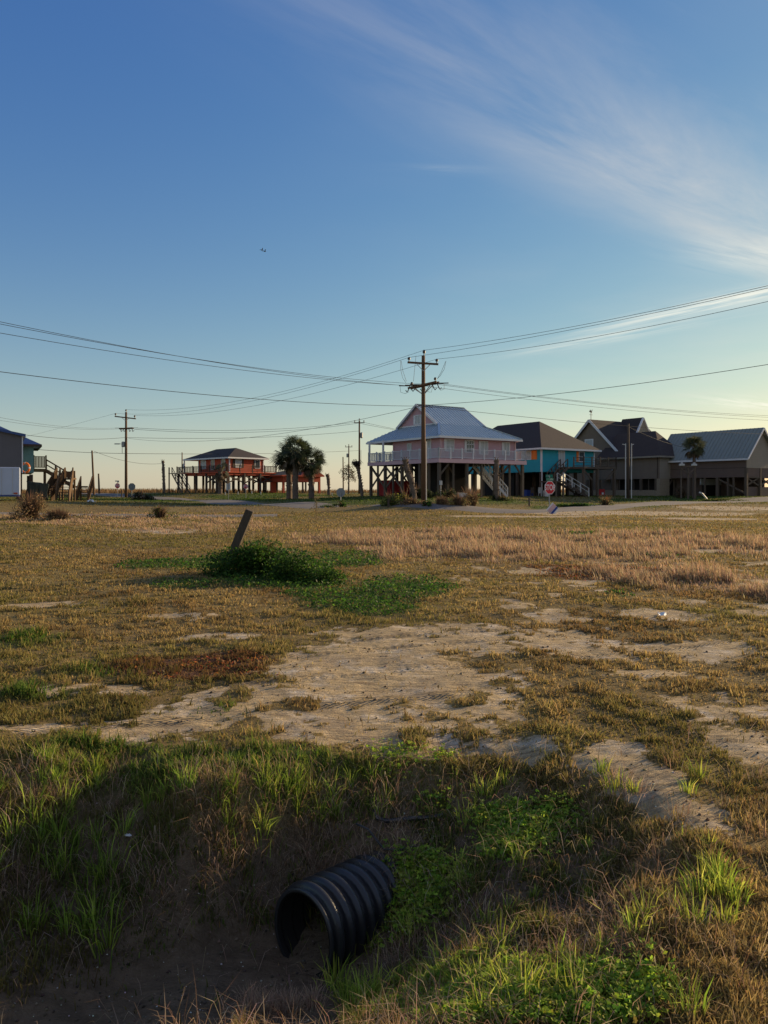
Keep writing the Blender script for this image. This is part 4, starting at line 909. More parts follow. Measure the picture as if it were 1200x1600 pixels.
def blades(P, h, wd, lean, az, col, rng, curl=1.0):
    """P root (N,3); each blade 5 verts: quad + tip triangle"""
    N = len(P); d = np.stack([np.cos(az), np.sin(az), np.zeros(N)], 1)
    fa = az+math.pi/2+rng.normal(0, .9, N); s = np.stack([np.cos(fa), np.sin(fa), np.zeros(N)], 1)*(wd/2)[:, None]
    up = np.array([0, 0, 1.0]); l1 = lean*.35; l2 = lean*curl
    mid = P+up*(h*.55*np.cos(l1))[:, None]+d*(h*.55*np.sin(l1))[:, None]
    tip = mid+up*(h*.45*np.cos(l2))[:, None]+d*(h*.45*np.sin(l2))[:, None]
    V_ = np.stack([P-s, P+s, mid+s*.75, mid-s*.75, tip], 1).reshape(-1, 3); k = np.arange(N)*5
    f4 = np.stack([k, k+1, k+2, k+3], 1); f3 = np.stack([k+3, k+2, k+4], 1)
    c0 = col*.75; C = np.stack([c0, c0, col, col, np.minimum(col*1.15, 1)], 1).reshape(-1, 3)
    return V_, f4, f3, C
def leaves(P, r, nrm_up, col, rng):
    """small rhombic leaves"""
    N = len(P); n = rng.normal(0, 1, (N, 3)); n[:, 2] = np.abs(n[:, 2])+nrm_up; n /= np.linalg.norm(n, axis=1)[:, None]
    a = rng.normal(0, 1, (N, 3)); u = np.cross(n, a); u /= np.linalg.norm(u, axis=1)[:, None]; v = np.cross(n, u)
    u = u*r[:, None]; v = v*(r*.62)[:, None]; V_ = np.stack([P-u, P-u*.1+v, P+u, P-u*.1-v], 1).reshape(-1, 3); k = np.arange(N)*4
    V_[0::4] -= 0; f4 = np.stack([k, k+1, k+2, k+3], 1); C = np.repeat(col, 4, 0); return V_, f4, None, C
def cat2(parts):
    Vs = []; A = []; B = []; C = []; k = 0
    for V_, f4, f3, c in parts:
        Vs.append(V_); C.append(c)
        if f4 is not None: A.append(f4+k)
        if f3 is not None: B.append(f3+k)
        k += len(V_)
    return np.concatenate(Vs), (np.concatenate(A) if A else None), (np.concatenate(B) if B else None), np.concatenate(C)
def pal(rng, N, cols, var=.18):
    c = np.array(cols)[rng.integers(0, len(cols), N)]; return np.clip(c*(1+rng.normal(0, var, (N, 1)))*(1+rng.normal(0, var*.35, (N, 3))), .005, 1)
def fan(N, y0, y1, rng, amax=.72):
    y = np.exp(rng.uniform(math.log(y0), math.log(y1), N)); x = rng.uniform(-amax, amax, N)*y
    return x, y
# --- turf
N = 900000; x, y = fan(N, 1.9, 48, RNG, .62); z_ = zones(x, y)
pn = fbm(x, y, 1.6, 71); pn2 = fbm(x, y, .45, 73); tuft = fbm(x, y, 6.5, 77, 3)
den = (1-.985*ss(.2, .75, z_['sand']+1.1*(tuft-.5)))*(1-.985*z_['bed'])*(1-.50*z_['ditch'])*(.22+.9*ss(.36, .58, tuft))*(.55+.6*ss(.35, .6, pn))
den = den*(1-.75*ss(-.05, .15, x)*ss(2.75, 2.5, y)*ss(1.0, .75, x))
den = den*(1-.8*z_['green'])*(1-.75*z_['tall'])
k = RNG.random(N) < np.clip(den, 0, 1); x, y = x[k], y[k]; pn, pn2, tuft = pn[k], pn2[k], tuft[k]; zk_ = {a: v[k] for a, v in z_.items()}; N = len(x)
P = np.stack([x, y, H(x, y)-.005], 1)
dry = pal(RNG, N, [(.46, .32, .12), (.36, .25, .09), (.50, .365, .15), (.29, .215, .08), (.17, .12, .055)], .12)
olive = pal(RNG, N, [(.17, .17, .04), (.22, .20, .05), (.13, .14, .035)], .14); grn = pal(RNG, N, [(.09, .15, .022), (.14, .20, .03), (.06, .11, .02)], .2)
mixg = np.clip(ss(.42, .62, pn2+.25*(pn-.5)+.12*RNG.normal(0, 1, N))*.75, 0, 1)[:, None]
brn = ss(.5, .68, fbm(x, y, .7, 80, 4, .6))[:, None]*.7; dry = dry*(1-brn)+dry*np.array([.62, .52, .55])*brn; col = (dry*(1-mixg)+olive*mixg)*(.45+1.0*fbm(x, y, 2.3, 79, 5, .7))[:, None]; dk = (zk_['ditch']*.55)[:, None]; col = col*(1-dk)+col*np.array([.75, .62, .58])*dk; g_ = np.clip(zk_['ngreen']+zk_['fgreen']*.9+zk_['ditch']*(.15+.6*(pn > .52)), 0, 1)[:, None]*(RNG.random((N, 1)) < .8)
col = col*(1-g_)+grn*g_; rd = zk_['red'][:, None]*.7; col = col*(1-rd)+pal(RNG, N, [(.16, .06, .03), (.11, .05, .025)], .2)*rd
h = (.018+.042*RNG.random(N)**1.5)*(.7+.9*ss(.48, .7, tuft))*(1+.9*zk_['ngreen']+.5*zk_['ditch'])*(1+.25*ss(8, 30, y)); h *= np.where(zk_['sand'] > .3, .7, 1)
wd = .0015*y**.85*(1+.4*RNG.random(N))+.0011
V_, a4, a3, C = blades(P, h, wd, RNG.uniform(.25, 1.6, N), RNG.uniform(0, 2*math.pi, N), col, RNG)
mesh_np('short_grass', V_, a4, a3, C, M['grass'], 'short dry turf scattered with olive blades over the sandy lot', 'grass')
# --- tall dry grass
N = 430000; x, y = fan(N, 9, 46, RNG, .66); z_ = zones(x, y); tf_ = fbm(x, y, 1.2, 81, 4)
wgt = np.maximum(z_['tall'], z_['tall2']*.8)*(.25+.9*ss(.4, .62, tf_)); k = RNG.random(N) < wgt; x, y, tf_ = x[k], y[k], tf_[k]; t1 = z_['tall'][k]; N = len(x)
P = np.stack([x, y, H(x, y)-.01], 1); h = (.08+.17*RNG.random(N)**1.5)*(.4+1.2*ss(.38, .68, tf_))*(.6+.4*t1); wd = .0010*y**.95+.001
cl = pal(RNG, N, [(.46, .31, .19), (.37, .25, .15), (.52, .38, .25), (.27, .18, .11), (.42, .31, .17)], .2)
V_, a4, a3, C = blades(P, h, wd, RNG.uniform(.1, 1.3, N), RNG.normal(math.pi*1.05, 1.2, N), cl, RNG)
mesh_np('tall_grass', V_, a4, a3, C, M['grass'], 'band of taller pinkish tan dry grass across the middle of the lot', 'grass')
# --- low leafy ground cover (green + reddish)
N = 420000; x, y = fan(N, 3.2, 30, RNG, .6); z_ = zones(x, y); lf = fbm(x, y, 3, 85, 3)
gg = z_['green']*(.35+.8*ss(.35, .55, lf)); rr_ = z_['red']*.55*ss(.35, .6, lf); k = RNG.random(N) < np.maximum(gg, rr_)
x, y = x[k], y[k]; isr = (rr_[k] > gg[k]); N = len(x); gz = z_['green'][k]
hz = RNG.random(N)**.8*(.03+.12*gz*fbm(x, y, 1.1, 88)); P = np.stack([x, y, H(x, y)+hz], 1)
cg = pal(RNG, N, [(.055, .13, .018), (.035, .09, .014), (.09, .17, .02), (.03, .07, .015)], .25); cr = pal(RNG, N, [(.22, .06, .035), (.30, .13, .04), (.10, .10, .03), (.20, .10, .03)], .25)
V_, a4, a3, C = leaves(P, (.0020*y**.75+.004)*(.6+1.3*RNG.random(N)**2), .4, np.where(isr[:, None], cr, cg), RNG)
mesh_np('ground_cover', V_, a4, a3, C, M['leaf'], 'low creeping green and reddish leaves in patches on the turf', 'ground cover')

# --- near grass tufts (long broad blades), clover, dead stems
def tufts(centers, rng, n=(26, 46), hh=(.10, .20), wdt=(.004, .008), spread=.035, cols=None, lean=(.15, 1.35)):
    Ps = []; hs = []; ws = []; cs = []; ln = []; az = []
    for (x, y, s) in centers:
        m_ = rng.integers(*n); a = rng.uniform(0, 2*math.pi, m_); rr = np.abs(rng.normal(0, spread*s, m_)); X = x+np.cos(a)*rr; Y = y+np.sin(a)*rr
        Ps.append(np.stack([X, Y, H(X, Y)-.01], 1)); hs.append(rng.uniform(*hh, m_)*s); ws.append(rng.uniform(*wdt, m_)*(.7+.3*s)); az.append(a+rng.normal(0, .4, m_)); ln.append(rng.uniform(*lean, m_))
        cs.append(pal(rng, m_, cols, .15)*rng.uniform(.75, 1.25))
    return blades(np.concatenate(Ps), np.concatenate(hs), np.concatenate(ws), np.concatenate(ln), np.concatenate(az), np.concatenate(cs), rng)
GC = [(.20, .30, .035), (.30, .40, .05), (.14, .22, .03), (.38, .46, .07)]
def rc(n, px0, px1, py0, py1, s0, s1):
    o = []
    for _ in range(n):
        px, py = RNG.uniform(px0, px1), RNG.uniform(py0, py1)
        # march the ray to the ground
        for D in np.arange(2.0, 9, .03):
            X = (px-600)/F*D; zr_ = 1.6-(py-HOR)/F*D
            if zr_ <= h1(X, D): o.append((X, D, RNG.uniform(s0, s1))); break
    return o
tl = rc(20, -40, 200, 1250, 1500, .7, 1.4)+rc(10, 150, 420, 1220, 1330, .5, 1.0)+rc(16, 380, 620, 1225, 1300, .5, .9)+rc(10, 0, 180, 1180, 1240, .5, 1.0)
V1 = tufts(tl, RNG, hh=(.10, .22), cols=GC)
tr_ = rc(26, 640, 1150, 1200, 1420, .4, 1.0)+rc(20, 560, 1100, 1440, 1600, .5, 1.2)+rc(8, 1050, 1190, 1330, 1470, .6, 1.2)+rc(14, 760, 940, 1500, 1600, .7, 1.3)+rc(5, 520, 590, 1540, 1600, .8, 1.3)+rc(9, 600, 720, 1490, 1560, .6, 1.1)+rc(6, 530, 590, 1560, 1600, 1.0, 1.4)
V2 = tufts(tr_, RNG, hh=(.07, .17), cols=[(.26, .36, .045), (.38, .46, .06), (.18, .26, .035), (.46, .52, .08), (.5, .5, .1)])
V3 = tufts(rc(90, -30, 640, 1165, 1215, .25, .6)+rc(60, 150, 560, 1180, 1230, .3, .55), RNG, n=(18, 34), hh=(.06, .13), wdt=(.003, .005), spread=.07, cols=GC)
V_, a4, a3, C = cat2([V1, V2, V3]); mesh_np('grass_tufts', V_, a4, a3, C, M['grass'], 'long bladed bright green grass tufts on the ditch banks', 'grass')
dt_ = rc(110, -40, 640, 1200, 1430, .5, 1.1)+rc(50, 620, 1200, 1180, 1600, .4, 1.0)+rc(12, 600, 760, 1440, 1520, .5, .9)
V1 = tufts(dt_, RNG, n=(30, 60), hh=(.08, .24), wdt=(.0018, .0032), spread=.09, cols=[(.34, .21, .13), (.44, .30, .19), (.22, .13, .08), (.54, .40, .27)], lean=(.5, 2.0))
V4 = tufts(rc(22, 385, 490, 1565, 1600, .5, .8), RNG, n=(50, 80), hh=(.06, .16), wdt=(.0022, .0038), spread=.05, cols=[(.55, .38, .26), (.45, .30, .2)], lean=(.2, 1.5))
N = 16000; x, y = fan(N, 2.0, 5.2, RNG, .6); dd = ditch(x, y); k = RNG.random(N) < ss(.0, .2, dd)*(1-ss(.8, .95, dd))*.8+.08; x, y = x[k], y[k]; N = len(x)
V2 = blades(np.stack([x, y, H(x, y)+.005], 1), RNG.uniform(.05, .22, N), np.full(N, .003), RNG.uniform(1.0, 2.2, N), RNG.uniform(0, 6.28, N), pal(RNG, N, [(.36, .24, .15), (.2, .13, .08), (.5, .37, .25)], .2), RNG)
V_, a4, a3, C = cat2([V1, V2, V4]); mesh_np('dead_stems', V_, a4, a3, C, M['grass'], 'tangled dead stems and thin dry roots on the ditch banks', 'dead grass')
# clover
def cloverpatch(px0, px1, py0, py1, n, hmax):
    c = rc(int(n/90), px0, px1, py0, py1, 1, 1); X = []; Y = []
    for (x, y, s) in c: m_ = 90; X.append(x+RNG.normal(0, .07, m_)); Y.append(y+RNG.normal(0, .05, m_))
    return np.concatenate(X), np.concatenate(Y)
cx1 = [cloverpatch(620, 1000, 1545, 1600, 9000, .06), cloverpatch(600, 680, 1360, 1440, 2600, .05), cloverpatch(770, 880, 1275, 1345, 2800, .06), cloverpatch(600, 760, 1180, 1260, 500, .05)]
X = np.concatenate([c[0] for c in cx1]); Y = np.concatenate([c[1] for c in cx1]); N = len(X)
hz = RNG.uniform(.01, .07, N); P = np.stack([X, Y, H(X, Y)+hz], 1); P3 = np.repeat(P, 3, 0); an = np.tile(np.array([0, 2.094, 4.188]), N)+np.repeat(RNG.uniform(0, 6.28, N), 3)
P3 = P3+np.stack([np.cos(an), np.sin(an), RNG.normal(0, .15, 3*N)], 1)*.008
V_, a4, a3, C = leaves(P3, np.repeat(RNG.uniform(.005, .0125, N), 3), .8, np.repeat(pal(RNG, N, [(.28, .42, .04), (.16, .29, .03), (.42, .54, .06), (.34, .36, .06)], .2), 3, 0), RNG)
mesh_np('clover', V_, a4, a3, C, M['leaf'], 'three leaved clover carpeting the banks beside the pipe and in the foreground', 'ground cover')
# stones, crumbs of soil and shell bits
def crumbs(n, y0, y1, r0, r1, name, cols, label, sel):
    x, y = fan(n, y0, y1, RNG, .6); k = sel(x, y); x, y = x[k], y[k]; N = len(x); r = RNG.uniform(r0, r1, N)*(y/4)**.5
    base_ = np.array([(1, 0, 0), (0, 1, 0), (-1, 0, 0), (0, -1, 0), (0, 0, .8), (0, 0, -.8)], float); D_ = base_[None]*r[:, None, None]*RNG.uniform(.6, 1.4, (N, 6, 1)); a = RNG.uniform(0, 6.28, N); c_, s_ = np.cos(a), np.sin(a)
    X = D_[:, :, 0]*c_[:, None]-D_[:, :, 1]*s_[:, None]; Yv = D_[:, :, 0]*s_[:, None]+D_[:, :, 1]*c_[:, None]
    V_ = np.stack([X+x[:, None], Yv+y[:, None], D_[:, :, 2]+H(x, y)[:, None]+r[:, None]*.2], -1).reshape(-1, 3); k6 = np.arange(N)*6
    T = [(0, 1, 4), (1, 2, 4), (2, 3, 4), (3, 0, 4), (1, 0, 5), (2, 1, 5), (3, 2, 5), (0, 3, 5)]; f3 = np.concatenate([np.stack([k6+a_, k6+b_, k6+c2_], 1) for a_, b_, c2_ in T])
    mesh_np(name, V_, None, f3, np.repeat(pal(RNG, N, cols, .25), 6, 0), M['soilbits'], label, 'gravel')
M['soilbits'] = mat('soil_crumbs', (1, 1, 1), .95, 3, .2, attr='col')
crumbs(9000, 2.2, 12, .004, .012, 'soil_clods', [(.10, .075, .05), (.07, .05, .035), (.16, .12, .08)], 'small dark soil crumbs in the ditch and on the sand', lambda x, y: RNG.random(len(x)) < np.clip(.15+zones(x, y)['ditch']*.7, 0, 1))
crumbs(1600, 2.4, 10, .002, .006, 'shell_bits', [(.55, .52, .47), (.45, .42, .36)], 'pale shell fragments sprinkled over sand and ditch soil', lambda x, y: RNG.random(len(x)) < np.clip(zones(x, y)['sand']+zones(x, y)['ditch'], 0, 1))

# --- dune grass on the horizon
N = 60000; x = RNG.uniform(-130, 130, N); y = RNG.uniform(118, 150, N); n_ = fbm(x, y, .08, 95); k = RNG.random(N) < ss(.3, .55, n_); x, y, n_ = x[k], y[k], n_[k]; N = len(x)
V_, a4, a3, C = blades(np.stack([x, y, H(x, y)], 1), RNG.uniform(.3, .9, N)*(.4+n_), np.full(N, .10), RNG.uniform(.1, .7, N), RNG.uniform(0, 6.28, N), pal(RNG, N, [(.20, .12, .06), (.13, .08, .04), (.25, .17, .08)], .2), RNG)
mesh_np('dune_grass', V_, a4, a3, C, M['grass'], 'low brown dune grass along the horizon', 'grass')
# green lot grass far
N = 90000; y = RNG.uniform(44, 112, N); x = RNG.uniform(-.62, .62, N)*y; z_ = zones(x, y); k = RNG.random(N) < .15+.85*z_['fgreen']
RD = [((-40,110),(-23,88)),((-23,88),(-12,68)),((-12,68),(-3,55)),((-3,55),(5,50.6)),((5,50.6),(12,53)),((12,53),(22,66)),((22,66),(34,76)),((34,76),(60,88))]
def segd(x, y, a, b_):
    ax, ay = a; ex, ey = b_[0]-ax, b_[1]-ay; t_ = np.clip(((x-ax)*ex+(y-ay)*ey)/(ex*ex+ey*ey), 0, 1); return np.hypot(x-ax-ex*t_, y-ay-ey*t_)
for a_, b_ in RD: k &= segd(x, y, a_, b_) > 2.9
for a_, b_ in (((-6,42.5),(-12,42.)),((-12,42.),(-22,46.5)),((-22,46.5),(-34,49)),((-34,49),(-60,50))): k &= segd(x, y, a_, b_) > 1.7
x, y = x[k], y[k]; fg = z_['fgreen'][k][:, None]; N = len(x)
cl = pal(RNG, N, [(.07, .11, .02), (.10, .14, .025), (.05, .09, .018)], .2)*fg+pal(RNG, N, [(.26, .18, .08), (.2, .15, .06)], .2)*(1-fg)
V_, a4, a3, C = blades(np.stack([x, y, H(x, y)-.01], 1), RNG.uniform(.06, .16, N), .0011*y, RNG.uniform(.2, 1.2, N), RNG.uniform(0, 6.28, N), cl, RNG)
mesh_np('lawn_grass', V_, a4, a3, C, M['grass'], 'rough green lawn on the raised house lots and verges', 'grass')

# --- shrubs and mounds
def leafy_mass(px, py, D, rx, ry, rz, n, leaf, cols, name, label, cat, seed, z0=None, stems=0, stemcol=(.16, .10, .06), lobes=7, group=None, xy=None):
    rng = np.random.default_rng(seed); cx_, cy_ = xy if xy else ((px-600)/F*D, D); zb = h1(cx_, cy_) if z0 is None else z0
    parts = []; L = rng.normal(0, .42, (lobes, 3))*np.array([rx, ry, 0]); L[:, 2] = np.abs(rng.normal(.25, .25, lobes))*rz
    li = rng.integers(0, lobes, n); v = rng.normal(0, 1, (n, 3)); v /= np.linalg.norm(v, axis=1)[:, None]; v *= (rng.random((n, 1))**.35)
    sc = rng.uniform(.35, .6, lobes)[li][:, None]; P = L[li]+v*np.array([rx, ry, rz])*sc; gzv = H(P[:, 0]+cx_, P[:, 1]+cy_)-zb; P[:, 2] = np.where(P[:, 2] < gzv, gzv+np.abs(rng.normal(0, .03, n)), P[:, 2])
    parts.append(leaves(P, rng.uniform(.6, 1.3, n)*leaf, .3, pal(rng, n, cols, .22), rng))
    e = empty(name, (cx_, cy_, zb), 0, label, cat, group)
    V_, a4, a3, C = cat2(parts); mesh_np('foliage', V_, a4, a3, C, M['leaf'], None, None, parent=e)
    if stems:
        a = rng.uniform(0, 6.28, stems); r = rng.random(stems)*.3
        V_, a4, a3, C = blades(np.stack([np.cos(a)*r*rx, np.sin(a)*r*ry, np.full(stems, -.03)], 1), rng.uniform(.6, 1.5, stems)*rz, np.full(stems, .0009*D+.006), rng.uniform(.1, 1.1, stems), a, pal(rng, stems, [stemcol], .2), rng); mesh_np('stem', V_, a4, a3, C, M['grass'], None, None, parent=e)
    return e
GL = [(.05, .115, .018), (.035, .085, .014), (.08, .15, .02), (.025, .06, .012)]
PX, PY = -2.62, 14.6
leafy_mass(0, 0, 0,   .78, .75, .72, 17000, .028, GL, 'vine_mound', 'dense dark green vine mound climbing round the leaning post', 'shrub', 3, stems=60, lobes=16, xy=(-2.25, 14.2))
leafy_mass(0, 0, 0, 1.0*.7, .5, .48, 7000, .024, GL, 'vine_mound', 'lower right hand spill of green vine beside the taller mound', 'shrub', 4, lobes=14, xy=(-1.55, 13.4))
# leaning post
b = MB((PX, PY, 0)); q_ = Vector((-3.17, PY, -.2)); tp_ = Vector((-2.58, PY-.05, 1.23))
b.bar(q_, tp_, .155, .155, up=(0, 1, 0)); o = b.build('wooden_post', M['postwood'], bevel=.015); o.location = (PX, PY, 0); tag(o, 'weathered grey square post leaning to the right out of the vine mound', 'post')
GB = [(.10, .13, .03), (.16, .17, .04), (.07, .10, .02)]; BB = [(.25, .17, .09), (.17, .115, .06), (.32, .23, .12)]
for (px, D, rx, ry, rz, n, lf_, cols, lb, sd_i, st_) in (
 (612, 50.0, .9, .6, .8, 1500, .05, GB, 'dark green scrubby bush left of the main utility pole', 10, 40), (632, 50.6, .6, .5, 1.15, 700, .06, [(.25, .24, .04), (.10, .12, .03)], 'yellow leaved weed between the dark bush and the main pole', 11, 25),
 (640, 50, 1.1, .5, .45, 1200, .045, BB, 'low tan weed heap at the left foot of the main pole', 12, 200), (664, 49.4, .35, .3, .35, 500, .05, GL, 'small dark green plant at the very foot of the main pole', 13, 10),
 (690, 50, 1.0, .5, .5, 900, .045, BB, 'low tan weed heap right of the main pole', 14, 240), (716, 50, .8, .5, .75, 1200, .045, [(.15, .12, .05), (.22, .15, .07)], 'rounded olive brown weed bush right of the main pole', 15, 160),
 (737, 52, .8, .5, 1.2, 700, .04, BB, 'tall wispy reddish brown dead weed right of the main pole', 16, 260), (48, 40, 1.0, .8, 1.15, 1700, .05, BB, 'large wispy brown dead bush by the white trailer', 17, 500),
 (90, 39, 1.5, .7, .5, 1400, .05, BB, 'low brown dead grass hump right of the large dead bush', 18, 500), (535, 56, .45, .4, .62, 900, .06, GL, 'round bright green bush at the foot of the grey sign back', 19, 10),
 (516, 56, 1.0, .4, .3, 700, .05, GL, 'flat green weed strip left of the round bush', 20, 10), (222, 76, 1.2, .8, .8, 1200, .08, [(.03, .04, .015), (.05, .05, .02)], 'dark low bush right of the far utility pole', 21, 30),
 (250, 40, .7, .5, .55, 600, .045, GB, 'pale yellowish weed tuft in the field below the far pole', 22, 260), (945, 62, 1.0, .5, .75, 700, .06, [(.24, .22, .10), (.14, .14, .05)], 'pale flowering weed on the far verge right of the stop sign', 23, 80),
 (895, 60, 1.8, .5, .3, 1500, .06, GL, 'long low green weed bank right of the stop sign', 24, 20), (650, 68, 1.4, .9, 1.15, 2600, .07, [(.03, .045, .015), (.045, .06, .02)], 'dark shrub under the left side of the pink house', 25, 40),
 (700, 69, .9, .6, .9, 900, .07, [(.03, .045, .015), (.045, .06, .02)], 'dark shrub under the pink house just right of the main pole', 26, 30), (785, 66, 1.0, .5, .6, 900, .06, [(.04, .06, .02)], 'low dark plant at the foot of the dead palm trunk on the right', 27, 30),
 (1120, 78, 2.2, .6, .35, 1200, .07, GB, 'low green weed clump beside the leaning white pipe', 28, 20), (1065, 84, 1.0, .6, .9, 900, .07, [(.10, .07, .04), (.14, .10, .05)], 'brown brush heap under the timber frame', 29, 120)):
    z0_ = None
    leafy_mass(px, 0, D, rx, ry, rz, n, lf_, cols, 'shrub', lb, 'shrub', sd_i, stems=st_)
# single tall weed left of centre
wx, wy = (494-600)/F*36, 36.; e = empty('weed_plant', (wx, wy, h1(wx, wy)), 0, 'single tall thin weed with a feathery top standing alone in the field', 'weed')
b = MB(); b.tube([(0, 0, -.1), (.02, 0, .6), (0, 0, 1.1)], [.012, .01, .006], 5); b.build('stem', M['brownwood'], e)
rng = np.random.default_rng(5); P = np.stack([rng.normal(0, .07, 160), rng.normal(0, .07, 160), rng.uniform(.65, 1.25, 160)], 1); V_, a4, a3, C = leaves(P, np.full(160, .03), .2, pal(rng, 160, [(.12, .10, .05)], .2), rng); mesh_np('seed_head', V_, a4, a3, C, M['leaf'], None, None, parent=e)

# --- palms
def palm(px, D, py0, pyc, rad, label, seed, tr=.2, lean=0.0, cols=None, nf=46, skirt=12, group='cabbage palms'):
    rng = random.Random(seed); nr = np.random.default_rng(seed); x = (px-600)/F*D; zb = 1.6+(767-py0)/F*D; zc = (py0-pyc)/F*D
    e = empty('palm_tree', (x, D, zb), 0, label, 'palm tree', group)
    b = MB(); n = 16; pts = []; rs = []
    for i in range(n): u = i/(n-1); pts.append((lean*u*u, 0, -.3+(zc+.3)*u)); rs.append(tr*(1.12-.25*u)*(1+.10*(i % 2)))
    b.tube(pts, rs, 10)
    for i in range(70):
        u = rng.uniform(.15, 1); a = rng.uniform(0, 6.28); c = Vector((lean*u*u, 0, zc*u)); d = Vector((math.cos(a), math.sin(a), 0)); b.bar(c+d*tr*.8, c+d*(tr*1.35)+Vector((0, 0, .28)), .07, .03)
    b.build('trunk', M['bark'], e)
    Vs = []; F3 = []; C = []; k = 0; cols = cols or [(.035, .05, .02), (.05, .065, .025), (.03, .035, .015)]
    for f in range(nf+skirt):
        dead = f >= nf; a = rng.uniform(0, 6.28); el = math.asin(rng.uniform(-.9, 1.0)) if not dead else rng.uniform(-1.3, -.7)
        d = Vector((math.cos(a)*math.cos(el), math.sin(a)*math.cos(el), math.sin(el))); L = rad*rng.uniform(.34, .66); c0 = Vector((lean, 0, zc+.1*(not dead)))
        hub = c0+d*L; side = d.cross(Vector((0, 0, 1))).normalized(); side = Matrix.Rotation(rng.uniform(-1.3, 1.3), 3, d) @ side; up2 = side.cross(d).normalized(); w_ = .02+.0004*D
        Vs += [c0-side*w_, c0+side*w_, hub]; F3.append((k, k+1, k+2)); k += 3; cc = rng.choice(cols) if not dead else (.12, .085, .05); C += [cc]*3
        nl = 18; fl = rad*rng.uniform(.40, .66)*(.75 if dead else 1)
        for j in range(nl):
            th_ = (j/(nl-1)-.5)*R(240 if not dead else 90); dr = d*math.cos(th_)+side*math.sin(th_); tip = hub+dr*fl*(1-.25*abs(th_)/2)+Vector((0, 0, -.12*rad*rng.uniform(.3, 1.8)))+up2*.06
            ww = side*math.cos(th_)-d*math.sin(th_); mid = hub+dr*fl*.5+up2*.05; hw_ = .015*rad+.0002*D; Vs += [hub, mid-ww*hw_, mid+ww*hw_, tip]; F3 += [(k, k+1, k+2), (k+1, k+3, k+2)]; k += 4
            sh = rng.uniform(.7, 1.35); C += [tuple(v*sh for v in cc)]*4
    mesh_np('crown', np.array([tuple(v) for v in Vs]), None, np.array(F3), np.array(C), M['frond'], None, None, parent=e)
    return e
palm(452, 86, 781, 715, 2.1, 'left trunk of the paired tall palms beside the red house', 1, .30)
palm(461.5, 84.5, 782, 706, 2.1, 'right trunk of the paired tall palms, tallest palm of the cluster', 2, .30)
palm(486.5, 85, 781, 723, 1.9, 'shorter palm standing alone right of the paired palms', 3, .30)
palm(1084.5, 83, 776, 699, 1.5, 'lone palm in front of the grey green metal roof', 4, .17, cols=[(.09, .10, .05), (.12, .12, .055), (.07, .075, .035)])
palm(344, 106, 771, 736, 1.5, 'ragged drooping palm in front of the red stilt house', 5, .28, nf=10, skirt=44, cols=[(.06, .06, .03)])
# dead palm trunks
def dead_trunk(px, D, py0, pts, r, label, head=False, seed=0):
    """pts in photo pixels from the base up"""
    rng = random.Random(seed); x0 = (px-600)/F*D; zb = 1.6+(767-py0)/F*D; e = empty('dead_palm', (x0, D, zb), 0, label, 'dead palm', 'dead palm trunks')
    Pn = [Vector(((p[0]-600)/F*D-x0, 0, (py0-p[1])/F*D)) for p in pts]; dense = []
    for i in range(len(Pn)-1):
        for k in range(5): dense.append(Pn[i].lerp(Pn[i+1], k/5))
    dense.append(Pn[-1]); dense[0].z -= .3
    b = MB(); b.tube(dense, [r*(1+.22*rng.uniform(-1, 1)) for _ in dense], 9)
    for i in range(len(dense)*5):
        c = rng.choice(dense); a = rng.uniform(0, 6.28); d = Vector((math.cos(a), math.sin(a), 0)); b.bar(c+d*r*.7, c+d*r*1.5+Vector((0, 0, .2)), .06, .03)
    b.build('trunk', M['bark'], e)
    if head:
        nr = np.random.default_rng(seed); n = 160; a = nr.uniform(0, 6.28, n); t_ = np.array(dense[-1])
        V_, a4, a3, C = blades(np.tile(t_, (n, 1))+nr.normal(0, .1, (n, 3)), nr.uniform(.5, 1.3, n)*head, np.full(n, .09), nr.uniform(1.6, 3.0, n), a, pal(nr, n, [(.06, .045, .03)], .2), nr, 1.1); mesh_np('crown', V_, a4, a3, C, M['frond'], None, None, parent=e)
    return e
dead_trunk(256.5, 112, 768, [(256.5, 768), (255.5, 740), (254.5, 720)], .2, 'thick headless dead palm trunk standing alone left of the red house', seed=1)
dead_trunk(514, 100, 772, [(514, 772), (513, 750), (511, 741)], .2, 'short broken dead palm trunk right of the palm cluster', seed=2)
dead_trunk(566, 78, 776, [(566, 776), (563, 752), (560, 734), (557, 727)], .17, 'bent dead palm with collapsed crown between pole and pink house', head=.8, seed=3)
dead_trunk(648, 66, 776, [(648, 776), (643, 752), (636, 735), (633, 718)], .26, 'leaning shaggy dead palm trunk in front of the pink house left corner', seed=4)
dead_trunk(776, 66, 783, [(776, 783), (776, 745), (776, 718)], .19, 'straight dead palm trunk in front of the pink house right side', seed=5)
# young tree
tx, ty = (544-600)/F*100, 100.; e = empty('young_tree', (tx, ty, h1(tx, ty)), 0, 'young sparse tree beyond the road between two poles', 'tree')
b = MB(); rng = random.Random(8); tips = []
b.tube([(0, 0, -.2), (.05, 0, 1.6), (0, 0, 3.6)], [.1, .07, .03], 6)
for i in range(12):
    a = rng.uniform(0, 6.28); z0_ = rng.uniform(1.2, 3.2); tip = Vector((math.cos(a)*rng.uniform(.4, .9), math.sin(a)*.6, z0_+rng.uniform(.2, .8))); b.tube([(0, 0, z0_), tip], [.03, .012], 4); tips.append(tip)
b.build('trunk', M['bark'], e)
nr = np.random.default_rng(9); P = np.concatenate([np.array(tp_)+nr.normal(0, .2, (60, 3)) for tp_ in tips]); V_, a4, a3, C = leaves(P, np.full(len(P), .09), .2, pal(nr, len(P), [(.05, .055, .025), (.10, .07, .04)], .25), nr); mesh_np('crown', V_, a4, a3, C, M['leaf'], None, None, parent=e)

